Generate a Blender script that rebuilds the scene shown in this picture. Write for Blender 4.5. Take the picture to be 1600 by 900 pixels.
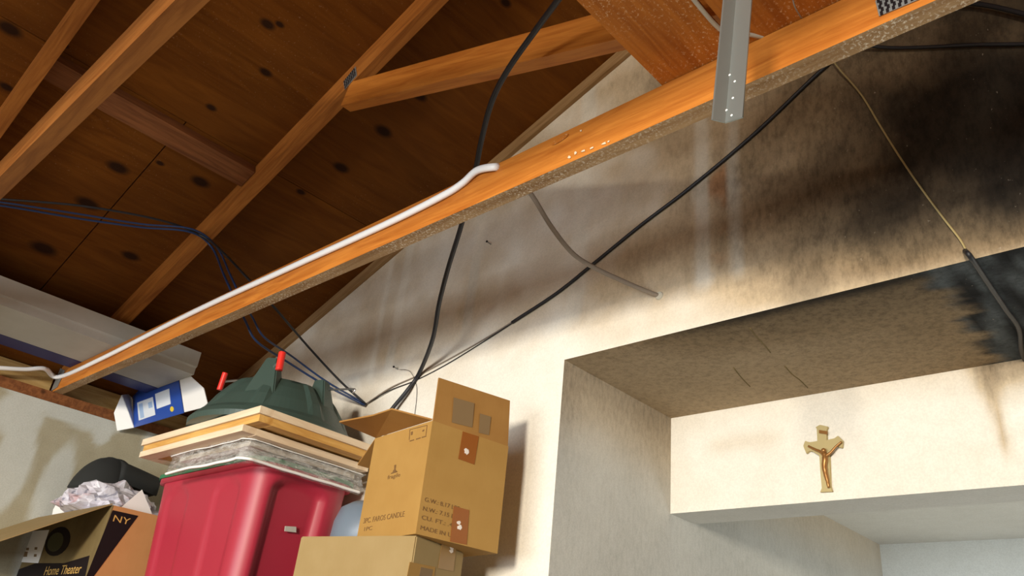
import bpy, bmesh, math, random
from mathutils import Vector, Matrix, noise
random.seed(7)
for _o in list(bpy.data.objects): bpy.data.objects.remove(_o)
S = bpy.context.scene
COL = S.collection
# ------------------------------------------------------------------ camera
F = 1253.3
YAW, PITCH, ROLL = -.79081866, .47897297, .11128363
CZ = 1.5                                        # eye height above the garage floor
FW = Vector((math.sin(YAW)*math.cos(PITCH), math.cos(YAW)*math.cos(PITCH), math.sin(PITCH)))
_r0 = Vector((math.cos(YAW), -math.sin(YAW), 0)); _u0 = _r0.cross(FW)
RT = math.cos(ROLL)*_r0 + math.sin(ROLL)*_u0
UP = -math.sin(ROLL)*_r0 + math.cos(ROLL)*_u0
EYE = Vector((0, 0, CZ))
cam = bpy.data.objects.new('camera', bpy.data.cameras.new('camera'))
cam.data.sensor_width = 36; cam.data.lens = F/1600*36; cam.data.clip_start = .02
cam.matrix_world = Matrix(((RT.x, UP.x, -FW.x, 0), (RT.y, UP.y, -FW.y, 0), (RT.z, UP.z, -FW.z, CZ), (0, 0, 0, 1)))
COL.objects.link(cam); S.camera = cam
# ------------------------------------------------------------------ world, light, exposure
w = bpy.data.worlds.new('sky'); S.world = w; w.use_nodes = True
w.node_tree.nodes['Background'].inputs[0].default_value = (.75, .85, 1, 1)
w.node_tree.nodes['Background'].inputs[1].default_value = .3
S.view_settings.view_transform = 'Standard'; S.view_settings.look = 'None'
S.view_settings.exposure = 0; S.view_settings.gamma = 1
def area(name, loc, target, sx, sy, power, colr):
    L = bpy.data.lights.new(name, 'AREA'); L.shape = 'RECTANGLE'; L.size = sx; L.size_y = sy; L.energy = power; L.color = colr
    o = bpy.data.objects.new(name, L); COL.objects.link(o); o.location = loc
    d = Vector(target)-Vector(loc); o.rotation_euler = d.to_track_quat('-Z', 'Y').to_euler()
    return o
# daylight entering by the high window and by the garage door opening in the front wall
area('daylight_window', (1.5, -4.98, 2.27), (-1.2, 1.66, 2.42), .7, .8, 545, (1, .91, .76))
area('daylight_garage_door', (-.9, -4.98, 1.2), (-.9, 1.66, 1.6), 3.2, 1.5, 250, (.90, .96, 1))
area('fill_passage', (1.25, 3.3, 1.0), (-.6, 4.0, 1.3), .9, .8, 26, (.92, .97, 1))      # added unseen fill lamp that brightens the passage end wall
# ------------------------------------------------------------------ pixel -> point on a known plane
def ray(px, py): return FW*F + RT*(px-800) - UP*(py-450)
def on(px, py, ax, val):
    d = ray(px, py); v = val-EYE[ax]; return EYE + d*(v/d[ax])
RS, RC = .38, 4.017                             # underside of the roof deck: z = RS*x + RC
def roof_z(x): return RS*x + RC
def on_roof(px, py, drop=0):
    d = ray(px, py); t = (RC-drop-CZ)/(d.z-RS*d.x); return EYE + d*t
# ------------------------------------------------------------------ mesh helpers
def link(name, me, mat=None, parent=None):
    o = bpy.data.objects.new(name, me); COL.objects.link(o)
    if mat: me.materials.append(mat)
    if parent: o.parent = parent
    return o
def from_bm(name, bm, mat=None, parent=None, smooth=False):
    bmesh.ops.recalc_face_normals(bm, faces=bm.faces)
    me = bpy.data.meshes.new(name); bm.to_mesh(me); bm.free()
    if smooth:
        for p in me.polygons: p.use_smooth = True
    return link(name, me, mat, parent)
def empty(name, loc=(0, 0, 0)):
    o = bpy.data.objects.new(name, None); COL.objects.link(o); o.location = loc; o.empty_display_size = .1; return o
def tag(o, label, cat, group=None):
    o['label'] = label; o['category'] = cat
    if group: o['group'] = group
    return o
def struct(o): o['kind'] = 'structure'; return o
def local(o, parent):
    """keep world coordinates of a mesh while parenting it to an empty that is moved but not turned"""
    o.parent = parent; o.location = Vector(o.location)-Vector(parent.location); return o
def bm_box(bm, lo, hi, bev=0):
    r = bmesh.ops.create_cube(bm, size=1)
    vs = r['verts']
    for v in vs: v.co = Vector([lo[i]+(v.co[i]+.5)*(hi[i]-lo[i]) for i in range(3)])
    if bev:
        es = list({e for v in vs for e in v.link_edges})
        bmesh.ops.bevel(bm, geom=es, offset=bev, segments=2, affect='EDGES', profile=.6)
def box(name, lo, hi, mat, parent=None, bev=0):
    bm = bmesh.new(); bm_box(bm, lo, hi, bev); return from_bm(name, bm, mat, parent)
def beam(name, p0, p1, side, depth, thick, mat, parent=None, bev=.003, cut0=None):
    """a sawn board: p0-p1 is its lower near edge, `side` the direction of its thickness, depth goes up from the edge.
    Local x runs along the grain."""
    p0, p1 = Vector(p0), Vector(p1)
    X = (p1-p0).normalized(); Y = Vector(side); Y = (Y-X*Y.dot(X)).normalized(); Z = X.cross(Y)
    if Z.z < 0: Z = -Z
    L = (p1-p0).length
    bm = bmesh.new(); n = max(2, int(L/.12)); ph = random.random()*40
    rows = []
    for i in range(n+1):
        x = L*i/n
        wob = [.0016*noise.noise((x*2.2+ph, k*7.3, 0)) for k in range(4)]
        rows.append([bm.verts.new((x, a*thick+wob[k]*.6, b*depth+wob[k])) for k, (a, b) in enumerate(((0, 0), (1, 0), (1, 1), (0, 1)))])
    for i in range(n):
        for k in range(4): bm.faces.new((rows[i][k], rows[i][(k+1) % 4], rows[i+1][(k+1) % 4], rows[i+1][k]))
    bm.faces.new(rows[0]); bm.faces.new(rows[n])
    if bev:
        es = [e for e in bm.edges if len(e.link_faces) == 2 and e.calc_face_angle(0) > .6]
        bmesh.ops.bevel(bm, geom=es, offset=bev, segments=2, affect='EDGES')
    o = from_bm(name, bm, mat)
    o.matrix_world = Matrix(((X.x, Y.x, Z.x, p0.x), (X.y, Y.y, Z.y, p0.y), (X.z, Y.z, Z.z, p0.z), (0, 0, 0, 1)))
    if parent: adopt(o, parent)
    return o
def adopt(o, parent):
    o.parent = parent; o.matrix_parent_inverse = Matrix.Translation(-Vector(parent.location))
    return o
def spline(pts, sub=8):
    P = [Vector(p) for p in pts]; P = [P[0]*2-P[1]]+P+[P[-1]*2-P[-2]]; out = []
    for i in range(1, len(P)-2):
        a, b, c, d = P[i-1:i+3]
        for k in range(sub):
            t = k/sub
            out.append(.5*((2*b)+(c-a)*t+(2*a-5*b+4*c-d)*t*t+(3*b-a-3*c+d)*t**3))
    out.append(P[-2]); return out
def tube_bm(bm, pts, rad, seg=8, flat=1.0, caps=True):
    n = len(pts); rings = []; prev = None
    for i, p in enumerate(pts):
        t = (pts[min(i+1, n-1)]-pts[max(i-1, 0)]).normalized()
        if prev is None: prev = t.orthogonal().normalized()
        u = (prev-t*prev.dot(t)).normalized(); prev = u; v = t.cross(u)
        r = rad[i] if isinstance(rad, (list, tuple)) else rad
        rings.append([bm.verts.new(p+u*(r*math.cos(2*math.pi*k/seg))+v*(r*flat*math.sin(2*math.pi*k/seg))) for k in range(seg)])
    for i in range(n-1):
        for k in range(seg): bm.faces.new((rings[i][k], rings[i][(k+1) % seg], rings[i+1][(k+1) % seg], rings[i+1][k]))
    if caps: bm.faces.new(rings[0]); bm.faces.new(rings[-1])
def cable(name, pts, r, mat, parent=None, flat=1.0, sub=8):
    bm = bmesh.new(); tube_bm(bm, spline(pts, sub), r, 8, flat); return from_bm(name, bm, mat, parent, True)
def prism(name, poly, axis, mat, parent=None, bev=0):
    """poly: 3-D points of one face; extruded by the vector `axis`"""
    bm = bmesh.new(); a = [bm.verts.new(p) for p in poly]; b = [bm.verts.new(Vector(p)+Vector(axis)) for p in poly]
    n = len(a); bm.faces.new(a); bm.faces.new(b)
    for i in range(n): bm.faces.new((a[i], a[(i+1) % n], b[(i+1) % n], b[i]))
    if bev: bmesh.ops.bevel(bm, geom=bm.edges[:], offset=bev, segments=2, affect='EDGES')
    return from_bm(name, bm, mat, parent)
def text(name, body, origin, xdir, ydir, height, mat, parent=None, align='LEFT', squeeze=1.0):
    cu = bpy.data.curves.new(name, 'FONT'); cu.body = body; cu.size = height*1.4; cu.align_x = align; cu.extrude = .0002
    t = bpy.data.objects.new(name, cu); COL.objects.link(t)
    dg = bpy.context.evaluated_depsgraph_get(); dg.update()
    me = bpy.data.meshes.new_from_object(t.evaluated_get(dg)); bpy.data.objects.remove(t); me.materials.clear()
    X = Vector(xdir).normalized(); Y = Vector(ydir); Y = (Y-X*Y.dot(X)).normalized(); Z = X.cross(Y); o0 = Vector(origin)
    for v in me.vertices: v.co = o0 + X*(v.co.x*squeeze) + Y*v.co.y + Z*v.co.z
    return link(name, me, mat, parent)
def sstep(a, b, x):
    t = max(0, min(1, (x-a)/(b-a))); return t*t*(3-2*t)
def mix(a, b, t): return tuple(a[i]+(b[i]-a[i])*t for i in range(3))
# ------------------------------------------------------------------ materials
def mat(name, colr=(.8, .8, .8), rough=.6, metal=0, spec=.5):
    m = bpy.data.materials.new(name); m.use_nodes = True
    b = m.node_tree.nodes['Principled BSDF']
    b.inputs['Base Color'].default_value = (*colr, 1); b.inputs['Roughness'].default_value = rough
    b.inputs['Metallic'].default_value = metal; b.inputs['Specular IOR Level'].default_value = spec
    return m
class N:
    def __init__(s, m): s.t = m.node_tree; s.b = s.t.nodes['Principled BSDF']
    def new(s, k, **kw):
        n = s.t.nodes.new(k)
        for a, b in kw.items(): setattr(n, a, b)
        return n
    def lk(s, a, b): s.t.links.new(a, b)
    def coord(s, kind='Object', scale=(1, 1, 1), loc=(0, 0, 0)):
        c = s.new('ShaderNodeTexCoord'); mp = s.new('ShaderNodeMapping'); s.lk(c.outputs[kind], mp.inputs[0])
        mp.inputs['Scale'].default_value = scale; mp.inputs['Location'].default_value = loc; return mp.outputs[0]
    def noise(s, vec, scale, detail=4, rough=.55, dist=0):
        n = s.new('ShaderNodeTexNoise'); s.lk(vec, n.inputs['Vector']); n.inputs['Scale'].default_value = scale
        n.inputs['Detail'].default_value = detail; n.inputs['Roughness'].default_value = rough; n.inputs['Distortion'].default_value = dist
        return n.outputs['Fac']
    def ramp(s, fac, stops):
        r = s.new('ShaderNodeValToRGB'); s.lk(fac, r.inputs[0]); e = r.color_ramp.elements
        while len(e) < len(stops): e.new(.5)
        for k, (p, c) in enumerate(stops): e[k].position = p; e[k].color = (*c, 1) if len(c) == 3 else c
        return r.outputs[0]
    def mixc(s, fac, a, b, mode='MIX'):
        n = s.new('ShaderNodeMix', data_type='RGBA', blend_type=mode)
        for v, i in ((fac, 0), (a, 6), (b, 7)):
            if hasattr(v, 'is_output'): s.lk(v, n.inputs[i])
            elif i == 0: n.inputs[i].default_value = v
            else: n.inputs[i].default_value = (*v, 1)
        return n.outputs[2]
    def math(s, op, a, b=None):
        n = s.new('ShaderNodeMath', operation=op)
        for i, v in enumerate((a, b)):
            if v is None: continue
            if hasattr(v, 'is_output'): s.lk(v, n.inputs[i])
            else: n.inputs[i].default_value = v
        return n.outputs[0]
    def bump(s, h, strength=.3, dist=.005):
        n = s.new('ShaderNodeBump'); s.lk(h, n.inputs['Height']); n.inputs['Strength'].default_value = strength; n.inputs['Distance'].default_value = dist
        s.lk(n.outputs[0], s.b.inputs['Normal'])
    def base(s, c): s.lk(c, s.b.inputs['Base Color'])
G3 = lambda v: (v, v, v)
def wood(name, light, dark, rough=.6, grain=1.0, speck=None, dens=.60):
    m = mat(name, light, rough, spec=.15); n = N(m)
    c = n.coord('Object', (1.2*grain, 14*grain, 14*grain))
    f1 = n.noise(c, 3.5, 5, .6, .8)
    f2 = n.noise(n.coord('Object', (2, 60, 60)), 3, 3)
    col = n.ramp(f1, [(.33, dark), (.62, light)])
    col = n.mixc(n.ramp(f2, [(.4, G3(.0)), (.75, G3(.35))]), col, dark)
    # knots
    v = n.new('ShaderNodeTexVoronoi'); n.lk(n.coord('Object', (1.6, 9, 9)), v.inputs['Vector']); v.inputs['Scale'].default_value = 1.1
    kn = n.ramp(v.outputs['Distance'], [(.05, G3(.8)), (.13, G3(0))])
    col = n.mixc(kn, col, tuple(x*.35 for x in dark))
    if speck:
        sp = n.noise(n.coord('Object'), 160, 3, .7); big = n.noise(n.coord('Object'), 5, 2)
        f = n.math('MULTIPLY', n.ramp(sp, [(dens, G3(0)), (dens+.12, G3(1))]), n.ramp(big, [(.38, G3(.1)), (.6, G3(1))]))
        col = n.mixc(f, col, speck)
    n.base(col); n.bump(f2, .12, .002)
    return m
M = {}
M['chord'] = wood('chord_wood', (.57, .205, .034), (.38, .11, .016), .42)
M['shaded_chord'] = wood('shaded_chord_wood', (.27, .10, .022), (.17, .055, .011), .5)  # shade on the nearer chord, put into darker wood colours
M['chord_sooty'] = wood('sooty_chord_underside', (.44, .28, .14), (.27, .145, .06), .7, 1.0, (.80, .70, .55), .52)
M['rafter'] = wood('rafter_wood', (.38, .135, .026), (.22, .068, .012), .6)
M['plank'] = wood('plank_wood', (.50, .165, .024), (.33, .095, .014), .5, 1.0, (.75, .5, .27), .56)
M['plate_wood'] = wood('plate_wood', (.24, .09, .03), (.13, .045, .016), .7)
M['osb'] = wood('blocking_wood', (.62, .42, .17), (.36, .2, .06), .7, .5, (.75, .6, .35))
M['pale_wood'] = wood('pale_wood', (.80, .66, .48), (.66, .50, .33), .6)
M['gold_wood'] = wood('gold_wood', (.70, .42, .13), (.50, .25, .06), .5)
M['shelf_wood'] = wood('shelf_wood', (.5, .36, .2), (.35, .24, .12), .7)
def ply():
    m = mat('roof_plywood', (.4, .18, .06), .75, spec=.08); n = N(m)
    g = n.coord('Generated'); 
    c = n.coord('Object', (9, 1.1, 9)); f = n.noise(c, 2.2, 5, .6, 1.2)
    col = n.ramp(f, [(.3, (.105, .030, .0035)), (.7, (.185, .060, .007))])
    big = n.noise(n.coord('Object'), 1.1, 3); col = n.mixc(n.ramp(big, [(.4, G3(0)), (.7, G3(.5))]), col, (.10, .036, .008))
    sp = n.noise(n.coord('Object'), 130, 3, .7); big2 = n.noise(n.coord('Object', loc=(3, 1, 0)), 2.5, 2)
    col = n.mixc(n.math('MULTIPLY', n.ramp(sp, [(.62, G3(0)), (.75, G3(.6))]), n.ramp(big2, [(.45, G3(0)), (.6, G3(1))])), col, (.32, .18, .09))
    # the knots of the face veneer, where they lie on the sheets
    geo = n.new('ShaderNodeNewGeometry'); tot = None
    for (px, py, r) in KNOTS:
        p = on_roof(px, py)
        d = n.new('ShaderNodeVectorMath', operation='SUBTRACT'); n.lk(geo.outputs['Position'], d.inputs[0]); d.inputs[1].default_value = p
        sc = n.new('ShaderNodeVectorMath', operation='MULTIPLY'); n.lk(d.outputs[0], sc.inputs[0]); sc.inputs[1].default_value = (1, .62, 1)
        ln = n.new('ShaderNodeVectorMath', operation='LENGTH'); n.lk(sc.outputs[0], ln.inputs[0])
        mr = n.new('ShaderNodeMapRange'); n.lk(ln.outputs['Value'], mr.inputs[0])
        mr.inputs[1].default_value = r*1.25; mr.inputs[2].default_value = r*.6; mr.inputs[3].default_value = 0; mr.inputs[4].default_value = .9
        tot = mr.outputs[0] if tot is None else n.math('MAXIMUM', tot, mr.outputs[0])
    col = n.mixc(tot, col, (.016, .007, .004))
    n.base(col); n.bump(f, .15, .003); return m
KNOTS = [(15, 45, .022), (10, 136, .014), (184, 262, .024), (137, 318, .026), (68, 388, .03), (204, 400, .022), (313, 284, .022), (250, 255, .01),
         (599, 205, .022), (533, 262, .02), (656, 150, .018), (790, 4, .014), (415, 113, .014), (418, 38, .016), (330, 168, .012), (437, 38, .01), (100, 70, .01), (470, 300, .012)]
M['ply'] = ply()
def drywall(name, attr=None, base=(.8, .78, .72), bumpy=.25, bscale=70, speck=.35, streaks=False):
    m = mat(name, base, .85, spec=.2); n = N(m)
    if attr:
        a = n.new('ShaderNodeAttribute'); a.attribute_name = 'soot'; col = a.outputs['Color']
    else:
        col = n.ramp(n.noise(n.coord('Object'), 1.4, 4), [(.35, tuple(c*.9 for c in base)), (.65, base)])
    fine = n.noise(n.coord('Object'), 190, 3, .7); mid = n.noise(n.coord('Object'), 17, 4, .6)
    sv = n.ramp(fine, [(.38, G3(1-speck)), (.6, G3(1))])
    col = n.mixc(1.0, col, sv, 'MULTIPLY')
    col = n.mixc(.18, col, n.ramp(mid, [(.35, (.80, .78, .74)), (.6, (1, 1, 1))]), 'MULTIPLY')
    if streaks:                      # soot has run and flaked: streaks and pale specks where it is thick
        dn = n.ramp(a.outputs['Fac'], [(.12, G3(1)), (.62, G3(.0))])
        st = n.noise(n.coord('Object', (1, 1, .4)), 75, 4, .65); dk = n.ramp(st, [(.34, G3(.45)), (.58, G3(1))])
        col = n.mixc(n.math('MULTIPLY', dn, .75), col, n.mixc(1.0, col, dk, 'MULTIPLY'))
        pk = n.ramp(n.noise(n.coord('Object', (1, 1, .6), (3, 5, 1)), 105, 3, .6), [(.70, G3(0)), (.78, G3(.4))])
        col = n.mixc(n.math('MULTIPLY', pk, dn), col, (.62, .54, .42))
    n.base(col); n.bump(n.noise(n.coord('Object'), bscale, 3, .6), bumpy, .004); return m
M['soot'] = drywall('sooty_drywall', 'soot', speck=.09, bumpy=.2, streaks=True)
M['paint'] = drywall('painted_drywall', None, (.42, .41, .38), .3, 60, .12)
M['floor'] = drywall('concrete', None, (.26, .255, .24), .3, 30, .2)
def card(name, light, dark, rough=.75):
    m = mat(name, light, rough, spec=.25); n = N(m)
    f = n.noise(n.coord('Object', (1, 1, 1)), 9, 5, .6); g = n.noise(n.coord('Object', (220, 220, 3)), 1, 1)
    col = n.ramp(f, [(.3, dark), (.7, light)]); col = n.mixc(.12, col, n.ramp(g, [(.3, dark), (.7, light)]))
    n.base(col); n.bump(g, .05, .001); return m
M['card'] = card('cardboard', (.40, .23, .064), (.355, .195, .05))
M['card_pale'] = card('pale_cardboard', (.33, .235, .105), (.29, .20, .082))
M['card_in'] = card('cardboard_inside', (.36, .185, .05), (.31, .15, .037))
M['card_orange'] = card('orange_cardboard', (.52, .26, .10), (.46, .22, .08))
M['tape'] = mat('packing_tape', (.27, .085, .015), .25)
M['tape_pale'] = mat('brown_tape', (.30, .17, .05), .35)
M['card_olive'] = card('olive_printed_card', (.20, .145, .06), (.13, .09, .035))
M['label_torn'] = mat('torn_label', (.75, .68, .62), .6)
M['ink'] = mat('carton_ink', (.17, .085, .025), .7)
M['ink_dark'] = mat('dark_print', (.010, .006, .007), .6, spec=.2)
M['ink_gold'] = mat('gold_print', (.55, .33, .09), .5)
M['ink_grey'] = mat('worn_print', (.21, .13, .055), .7)
M['white_card'] = mat('white_card', (.85, .84, .82), .6)
M['grey_card'] = card('grey_card', (.50, .48, .43), (.44, .42, .37))
M['blue'] = mat('blue_print', (.022, .075, .36), .45)
M['blue_dark'] = mat('dark_blue_print', (.012, .016, .11), .5)
M['print_white'] = mat('white_print', (.72, .76, .82), .5)
M['print_light'] = mat('light_blue_print', (.35, .48, .7), .5)
M['yellow'] = mat('yellow_print', (.75, .55, .05), .5)
M['white_cable'] = mat('white_cable_sheath', (.92, .90, .88), .4)
M['cream_cable'] = mat('cream_cable_sheath', (.50, .46, .36), .55)
M['grey_cable'] = mat('sooty_grey_cable', (.26, .21, .16), .55)
M['yellow_cable'] = mat('sooty_yellow_cable', (.36, .28, .12), .6)
M['black'] = mat('black_rubber', (.012, .012, .015), .5)
M['black_cloth'] = mat('black_cloth', (.014, .015, .014), .85)
M['blue_cable'] = mat('blue_cable_sheath', (.012, .036, .115), .45)
M['steel'] = mat('galvanised_steel', (.44, .50, .49), .38, .9)
M['steel_plate'] = mat('truss_plate_steel', (.33, .34, .33), .5, .7)
M['bolt'] = mat('bolt_steel', (.6, .6, .6), .3, .9)
M['red'] = mat('red_handle_plastic', (.75, .03, .02), .4)
M['green'] = mat('dark_green_plastic', (.045, .075, .062), .42)
M['lid_green'] = mat('green_lid_plastic', (.02, .16, .07), .45)
M['bin'] = mat('red_tote_plastic', (.37, .022, .045), .45)
M['sticker'] = mat('label_glare', (.85, .55, .55), .12)
M['bluegrey'] = mat('blue_grey_plastic', (.15, .19, .24), .4)
M['brass'] = mat('aged_brass', (.52, .42, .2), .45, .35)
M['bronze'] = mat('bronze_figure', (.36, .17, .05), .35, .6)
def film():
    m = mat('clear_plastic_film', (.86, .85, .82), .16); n = N(m)
    n.bump(n.noise(n.coord('Object', (1, 1, 3)), 26, 4, .6, 1.5), .8, .012)
    tr = n.new('ShaderNodeBsdfTransparent'); mx = n.new('ShaderNodeMixShader')
    n.lk(n.ramp(n.noise(n.coord('Object', (1, 1, 4)), 18, 3, .6, 1), [(.4, G3(.10)), (.7, G3(.5))]), mx.inputs[0])
    n.lk(tr.outputs[0], mx.inputs[1]); n.lk(n.b.outputs[0], mx.inputs[2]); n.lk(mx.outputs[0], n.t.nodes['Material Output'].inputs[0]); return m
M['film'] = film()
def bagpaper():
    m = mat('crumpled_printed_bag', (.7, .68, .72), .4); n = N(m)
    f = n.noise(n.coord('Object'), 11, 3, .5, 1); g = n.noise(n.coord('Object', loc=(4, 0, 2)), 17, 2, .5, 2)
    col = n.ramp(f, [(.35, (.66, .65, .72)), (.56, (.52, .50, .56)), (.70, (.45, .30, .32))])
    col = n.mixc(n.ramp(g, [(.62, G3(0)), (.68, G3(.8))]), col, (.2, .2, .26)); n.base(col)
    n.bump(f, .4, .01); return m
M['bag'] = bagpaper()
def inner_pack():
    m = mat('wrapped_board_paper', (.4, .35, .28), .6); n = N(m)
    n.base(n.ramp(n.noise(n.coord('Object', (1, 1, 2)), 14, 4, .6), [(.35, (.26, .2, .13)), (.6, (.5, .46, .4))])); return m
M['pack'] = inner_pack()
# ------------------------------------------------------------------ key measures
W = 1.66                                         # gable wall, metres in front of the eye
XL = -3.70                                       # left wall
CB, CT = CZ+.994, CZ+1.083                       # bottom and top of the truss bottom chords
TY = (1.0, .268)                                  # near faces of the two trusses in view
NX = -1.427; NZ = CZ+.916                        # alcove: left jamb, outer ceiling
HY0 = on(1040, 655, 2, NZ).y                     # header front
HZ = on(1043, 803, 1, HY0).z; HY1 = on(1300, 804, 2, HZ).y
DY = 4.05; DZ = on(1370, 851, 1, DY).z           # deep end of the passage and its ceiling
NXR = 1.3
RIDGE = .9
# ------------------------------------------------------------------ sooty drywall surfaces
CLEAN, FILMY, MIDS, DARK = (.84, .80, .71), (.60, .465, .30), (.29, .205, .115), (.030, .022, .014)
def soot_col(s, grey=0, tint=(1.01, 1, .93)):
    s = max(0, min(1, s))
    c = mix(CLEAN, FILMY, s/.3) if s < .3 else mix(FILMY, MIDS, (s-.3)/.3) if s < .6 else mix(MIDS, DARK, (s-.6)/.4)
    if grey: g = sum(c)/3; c = mix(c, (g*tint[0], g*tint[1], g*tint[2]), grey)
    return c
def fbm(x, y, z, f=1):
    return noise.fractal((x*f, y*f, z*f), 1.0, 2.0, 4)
def soot_wall(x, y, z):
    z -= CZ
    n1 = fbm(x, 0, z, 2.3); n2 = fbm(x+9, 3, z, 7)
    r = sstep(-1.5, -.35, x)
    s = sstep(.95, 1.16, z + .03*n1)*.16 + .06*sstep(1.3, 1.7, z)
    s += r*(.05*sstep(.88, .98, z) + .36*sstep(.97, 1.3, z)*(1-.3*sstep(1.4, 1.6, z)))
    s += sstep(-.85, -.30, x)*.0*z + .50*sstep(-1.1, -.42, x)*sstep(.84, .98, z)*(1-.8*sstep(1.0, 1.25, z))
    zc = 1.36-.24*(x+.75)
    s += .20*sstep(-.62, -.2, x)*sstep(.86, .98, z)
    s += .15*math.exp(-((z-zc)/.12)**2)*sstep(-1.1, -.25, x)
    s += .10*sstep(-1.5, -.9, x)*sstep(.84, .95, z)
    s += (.15*n1 + .10*n2)*sstep(.85, 1.05, z) + .02*n1
    grey = .08
    for a, b, k in ((-.99, -.943, .17), (-.885, -.85, .15), (-1.43, -1.37, .06), (-2.40, -2.37, .09), (-2.30, -2.25, .09), (-1.90, -1.85, .03)):
        e = sstep(a-.012, a+.012, x+.010*n2)*(1-sstep(b-.012, b+.012, x+.010*n2))*sstep(1.0, 1.06, z)
        s -= k*e; grey = max(grey, .75*e)
    c = soot_col(s, grey, (1.10, 1, .82))
    rust = sstep(-.945, -.935, x)*(1-sstep(-.893, -.883, x))*sstep(1.03, 1.07, z)*sstep(-.1, .35, n2)*(.8 if z < 1.45 else .3)
    return mix(c, (.33, .16, .07), max(0, min(1, rust)))
def soot_jamb(x, y, z):
    z -= CZ; n1 = fbm(x, y, z, 3)
    s = .26 + .24*sstep(.62, .93, z + .06*n1)*(1-sstep(2.3, 2.7, y)) + .05*n1
    return soot_col(s, .95-.6*sstep(.6, .85, z))
def soot_ceil(x, y, z):
    n1 = fbm(x, y, 1, 3); n2 = fbm(x*.6, y*3, 5, 6)
    s = .47 + .18*sstep(1.95, 1.68, y)*sstep(-1.45, -.9, x) + .10*sstep(-1.2, -.4, x) + .05*n1
    s += .3*sstep(1.72, 1.66, y)*sstep(-1.3, -.8, x)
    c = soot_col(s, 0)
    burn = sstep(-.46, -.40, x + .06*n2 + .16*(y-1.66)*0)
    if burn > 0:
        ash = max(0, min(1, .5+1.4*fbm(x*5, y*.8, 2, 5)))
        c = mix(c, mix((.006, .007, .008), (.10, .115, .12), ash), burn)
    return c
def soot_header(x, y, z):
    z -= CZ; n1 = fbm(x, 0, z, 4); n2 = fbm(x+4, 1, z, 12)
    r = sstep(-1.0, -.3, x)
    s = .03 + .20*sstep(.80, .93, z+.03*n1)*(.35+.65*r) + .36*sstep(-.55, -.38, x)*sstep(.74, .92, z+.05*n1) + .05*max(0, n1) + .04*n2*r
    xd = -.462+.03*(.85-z)+.008*n1
    s += .28*math.exp(-((x-xd)/(.012+.02*sstep(.75, .9, z)))**2)*sstep(.64, .72, z)
    s += .10*math.exp(-((z-.80)/.03)**2)*sstep(-1.32, -1.25, x)*(1-sstep(-1.1, -1.0, x))
    return soot_col(s, .15)
def soot_plain(x, y, z):
    return soot_col(.13+.05*fbm(x, y, z, 2), .85)
def grid(name, origin, du, dv, nu, nv, fn, mat_, keep=None, parent=None):
    o0, du, dv = Vector(origin), Vector(du), Vector(dv); vs = []; cols = []
    for j in range(nv+1):
        for i in range(nu+1):
            p = o0+du*(i/nu)+dv*(j/nv); vs.append(p); cols.append(fn(*p))
    fs = []
    for j in range(nv):
        for i in range(nu):
            k = j*(nu+1)+i; c = o0+du*((i+.5)/nu)+dv*((j+.5)/nv)
            if keep and not keep(c): continue
            fs.append((k, k+1, k+nu+2, k+nu+1))
    me = bpy.data.meshes.new(name); me.from_pydata(vs, [], fs); me.update()
    a = me.color_attributes.new('soot', 'FLOAT_COLOR', 'POINT')
    a.data.foreach_set('color', [q for c in cols for q in (*c, 1)])
    return link(name, me, mat_, parent)
# gable wall: left of and above the alcove (three fields of plasterboard share one mesh)
def gable():
    me_parts = []
    vs, fs, cols = [], [], []
    def field(x0, x1, z0, z1, step, ztop=None):
        nx, nz = max(1, round((x1-x0)/step)), max(1, round((z1-z0)/step)); b = len(vs)
        for j in range(nz+1):
            for i in range(nx+1):
                x = x0+(x1-x0)*i/nx; zz = z0+(z1-z0)*j/nz
                if ztop: zt = ztop(x); zz = z0+(zt-z0)*j/nz
                vs.append((x, W, zz)); cols.append(soot_wall(x, W, zz))
        for j in range(nz):
            for i in range(nx):
                k = b+j*(nx+1)+i; fs.append((k, k+1, k+nx+2, k+nx+1))
    field(XL-.1, NX, 0, NZ, .03)
    field(XL-.1, NX, NZ, NZ+.9, .016, lambda x: min(roof_z(x), 2*roof_z(RIDGE)-roof_z(x)))
    field(NX, NXR, NZ, NZ+1.5, .014, lambda x: min(roof_z(x), roof_z(RIDGE)-RS*max(0, x-RIDGE)))
    field(NXR, 5.6, 0, NZ, .2)
    field(NXR, 5.6, NZ, NZ+1.3, .2, lambda x: roof_z(RIDGE)-RS*max(0, x-RIDGE))
    me = bpy.data.meshes.new('wall_back'); me.from_pydata(vs, [], fs); me.update()
    a = me.color_attributes.new('soot', 'FLOAT_COLOR', 'POINT'); a.data.foreach_set('color', [q for c in cols for q in (*c, 1)])
    return struct(link('wall_back', me, M['soot']))
gable()
struct(grid('wall_alcove_left', (NX, W, 0), (0, DY-W, 0), (0, 0, NZ), 90, 80, soot_jamb, M['soot']))
struct(grid('ceiling_alcove', (NX, W, NZ), (NXR-NX, 0, 0), (0, HY0-W, 0), 180, 44, soot_ceil, M['soot']))
CA = bpy.data.objects['ceiling_alcove']
for a in (((1172, 512), (1182, 526), (1196, 541), (1204, 551)), ((1226, 572), (1238, 585), (1250, 594), (1262, 606)), ((1146, 574), (1155, 586), (1164, 596), (1172, 604))):
    cable('plaster_ridge', [on(px, py, 2, NZ-.0005) for px, py in a], .0018, M['card_olive'], CA, .6, 4)
hd = struct(grid('wall_header', (NX, HY0, HZ), (NXR-NX, 0, 0), (0, 0, NZ-HZ), 180, 28, soot_header, M['soot']))
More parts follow.
